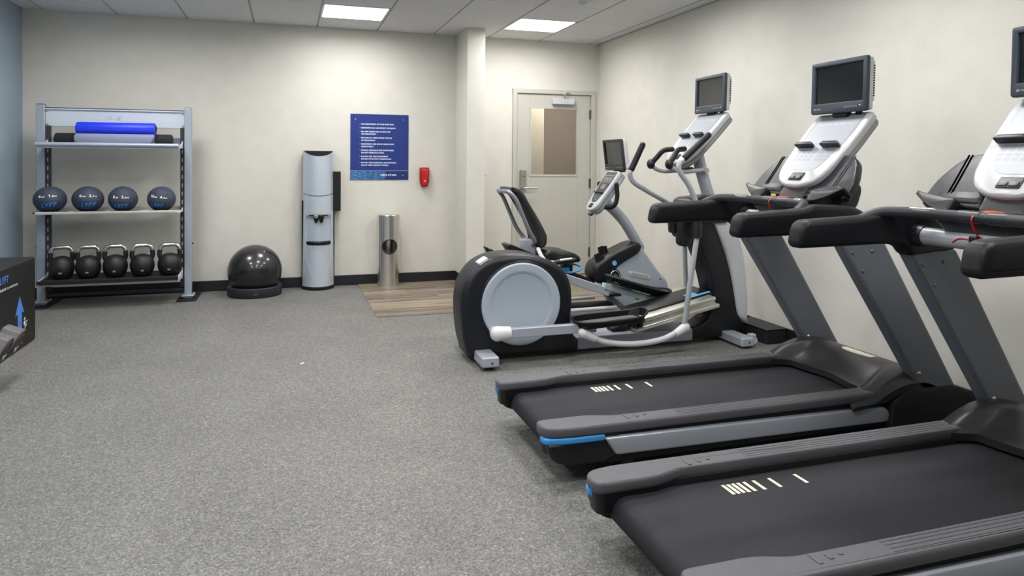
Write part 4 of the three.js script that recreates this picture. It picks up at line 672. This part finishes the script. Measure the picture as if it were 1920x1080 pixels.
// ---------------------------------------------------------------- recumbent bike: rear end at x = 0, user faces +x
{
  const t = thing('recumbent_bike', 'grey recumbent exercise bike with black mesh seat standing by the door', 'exercise bike', [1.6, 0, 2.05]);
  // seat
  const back = part('seat_back', ext(splineShape([[.085, 1.085], [.12, 1.1], [.19, 1.075], [.27, .955], [.38, .775], [.415, .69], [.4, .62], [.36, .605], [.345, .65], [.32, .75], [.22, .94], [.15, 1.04]]), -.155, .155, .03, 4), m.seatMesh, t);
  for (const s of [-1, 1]) part('back_frame', tube([[.075, 1.065, s * .09], [.085, 1.062, s * .15], [.13, 1.01, s * .17], [.19, .88, s * .17], [.25, .75, s * .165], [.31, .66, s * .135], [.32, .63, s * .06]], .017, { n: 50 }), m.frameGrey, t);
  part('back_frame', tube([[.075, 1.065, -.1], [.07, 1.066, 0], [.075, 1.065, .1]], .017), m.frameGrey, t);
  part('seat_bracket', [prof([[.235, .665, .01], [.335, .67, .02], [.345, .54, .01], [.4, .5, .01], [.3, .5, .01], [.25, .555, .01]], -.06, .06, .01, .008)], m.paintGrey, t);
  part('seat', ext(splineShape([[.37, .545], [.4, .59], [.5, .578], [.63, .563], [.69, .52], [.685, .49], [.6, .485], [.4, .5]]), -.2, .2, .03, 4), m.black, t);
  for (const s of [-1, 1]) {
    part('side_handle', tube([[.33, .6, s * .16], [.34, .545, s * .22], [.37, .51, s * .25], [.44, .5, s * .25]], .017), m.lightGrey, t);
    const g = part('side_grip', tube([[.435, .5, s * .25], [.5, .506, s * .25], [.605, .514, s * .25]], .021), m.black, t); part('pulse_plate', tube([[.49, .513, s * .25], [.58, .52, s * .25]], .0175), m.chrome, g);
    part('rail_end_cap', [prof([[-.06, .61, .01], [.05, .56, .03], [.03, .525, .02], [-.02, .52, .01]], s > 0 ? .02 : -.11, s > 0 ? .11 : -.02, .01, .01)], m.black, t);
  }
  part('seat_rail', [prof([[-.02, .53, .01], [.1, .575, .02], [.36, .5, .02], [.75, .36, .02], [.88, .3, .02], [.85, .23, .02], [.5, .38, .03], [.3, .44, .03]], -.07, .07, .01, .012), prof([[.0, .53, .01], [.06, .54, .01], [.09, .06, .02], [.0, .06, .02]], -.05, .05, .02, .015)], m.black, t);
  part('rail_tray', prof([[.09, .63, .005], [.13, .635, .005], [.36, .535, .01], [.33, .515, .01], [.14, .55, .02]], -.1, .1, .01, .008), m.black, t);
  part('adjust_lever', [tube([[.52, .41, .12], [.6, .405, .18], [.67, .42, .2], [.71, .437, .16], [.7, .45, .08], [.62, .45, .03]], .008, { n: 40 }), bx(.5, .62, .395, .44, .04, .13, .008)], m.blue, t);
  part('seat_post', bx(.6, .68, .34, .47, -.05, .05, .012), m.black, t);
  // base
  part('base_beam', [bx(.05, 1.05, .045, .11, -.06, .06, .015)], m.blackMatte, t);
  for (const s of [-1, 1]) part('base_tube', rod([.2, .095, s * .22], [1.0, .105, s * .22], .016), m.lightGrey, t);
  part('rear_foot', [rod([.12, .045, -.27], [.12, .045, .27], .035), ball([.12, .045, .27], .037), ball([.12, .045, -.27], .037)], m.paintGrey, t);
  part('front_foot', [rod([1.42, .04, -.27], [1.42, .04, .27], .035), ball([1.42, .04, .27], .037), ball([1.42, .04, -.27], .037)], m.paintGrey, t);
  // body
  const body = part('body_shell', prof([[1.2, .585, .02], [1.3, .58, .03], [1.47, .36, .04], [1.55, .285, .08], [1.57, .2, .06], [1.5, .07, .04], [1.08, .055, .05], [.985, .2, .05], [1.0, .34, .03]], -.1, .1, .02, .03), m.discGrey, t);
  part('logo_plate', [prof([[1.165, .385, .025], [1.375, .335, .025], [1.385, .295, .025], [1.17, .345, .025]], .099, .104, .02, .002)], m.lightGrey, body);
  part('logo_lettering', Array.from({ length: 6 }, (_, i) => bx(1.2 + i * .026, 1.217 + i * .026, .352 - i * .0058, .366 - i * .0058, .104, .1055, 0)), M(0xa59e7c, .5), body);
  part('screw', ball([1.475, .298, .1], .007, 1, 1, .5, 10), m.black, body);
  const sh = part('front_shroud', prof([[.845, .39, .05], [.87, .45, .03], [.98, .52, .03], [1.2, .612, .03], [1.265, .625, .03], [1.3, .59, .02], [1.27, .53, .03], [1.04, .405, .06], [1.0, .3, .05], [.9, .28, .04], [.85, .32, .05]], -.115, .115, .02, .03), m.black, t);
  part('bottle_holder', [new THREE.CylinderGeometry(.042, .036, .1, 20, 1, true).rotateZ(.25).translate(.925, .475, .05), new THREE.CylinderGeometry(.042, .036, .12, 20, 1, true).rotateZ(.2).translate(1.0, .515, -.04)], M(0x15161a, .5, 0, { side: THREE.DoubleSide }), sh);
  part('blue_badge', rod([1.03, .455, .112], [1.03, .455, .12], .022, .02), M(0x6fb6e2, .4), sh);
  // crank and pedals
  const ck = part('crank_hub', [rod([1.03, .352, .1], [1.03, .352, .125], .056, .052, 32)], m.black, t);
  part('crank_ring', [new THREE.TorusGeometry(.04, .005, 8, 32).translate(1.03, .352, .126), rod([1.03, .352, .12], [1.03, .352, .14], .014)], m.chrome, ck);
  part('crank_rod', [rod([1.03, .352, .15], [.96, .22, .155], .014), rod([1.03, .352, -.15], [1.1, .48, -.155], .014), rod([1.03, .352, -.16], [1.03, .352, .16], .012)], m.darkSteel, ck);
  for (const [x, y, s] of [[.96, .22, 1], [1.1, .48, -1]]) { const pd = part('pedal', [bx(x - .06, x + .06, y - .016, y + .012, s > 0 ? .165 : -.275, s > 0 ? .275 : -.165, .008)], m.black, t); part('pedal_strap', tube([[x - .03, y + .01, s * .17], [x - .03, y + .06, s * .19], [x - .03, y + .075, s * .22], [x - .03, y + .06, s * .255], [x - .03, y + .01, s * .27]], .008), m.darkSteel, pd); }
  part('swing_strut', [bx(-.15, .15, -.017, .017, -.02, .02, .005).rotateZ(-.66).translate(.985, .165, .19)], m.upright, t);
  // mast, console, screen
  part('mast', tube([[1.32, .57, 0], [1.24, .7, 0], [1.17, .8, 0], [1.06, .91, 0], [.98, .97, 0]], .045, { seg: 24, n: 40 }), m.silver, t);
  part('mast_top', ball([.97, .98, 0], .055, 1, 1, 1.2), m.black, t);
  consoleUnit(t, [.835, .9], [1.07, 1.235], .125, .1, true);
  television(t, 1.06, 1.368, .365, .268, -.13, true);
  for (const s of [-1, 1]) part('console_grip', tube([[.95, .93, s * .06], [.97, .925, s * .13], [1.0, .95, s * .17], [1.02, 1.02, s * .175], [1.015, 1.12, s * .17]], .019), m.arm, t);
}
// ---------------------------------------------------------------- shadows and hand-over
scene.traverse(o => { if (o.isMesh) { o.castShadow = true; o.receiveShadow = true; } if (o.isLight && !o.isRectAreaLight) o.castShadow = true; });
renderer.render(scene, camera);
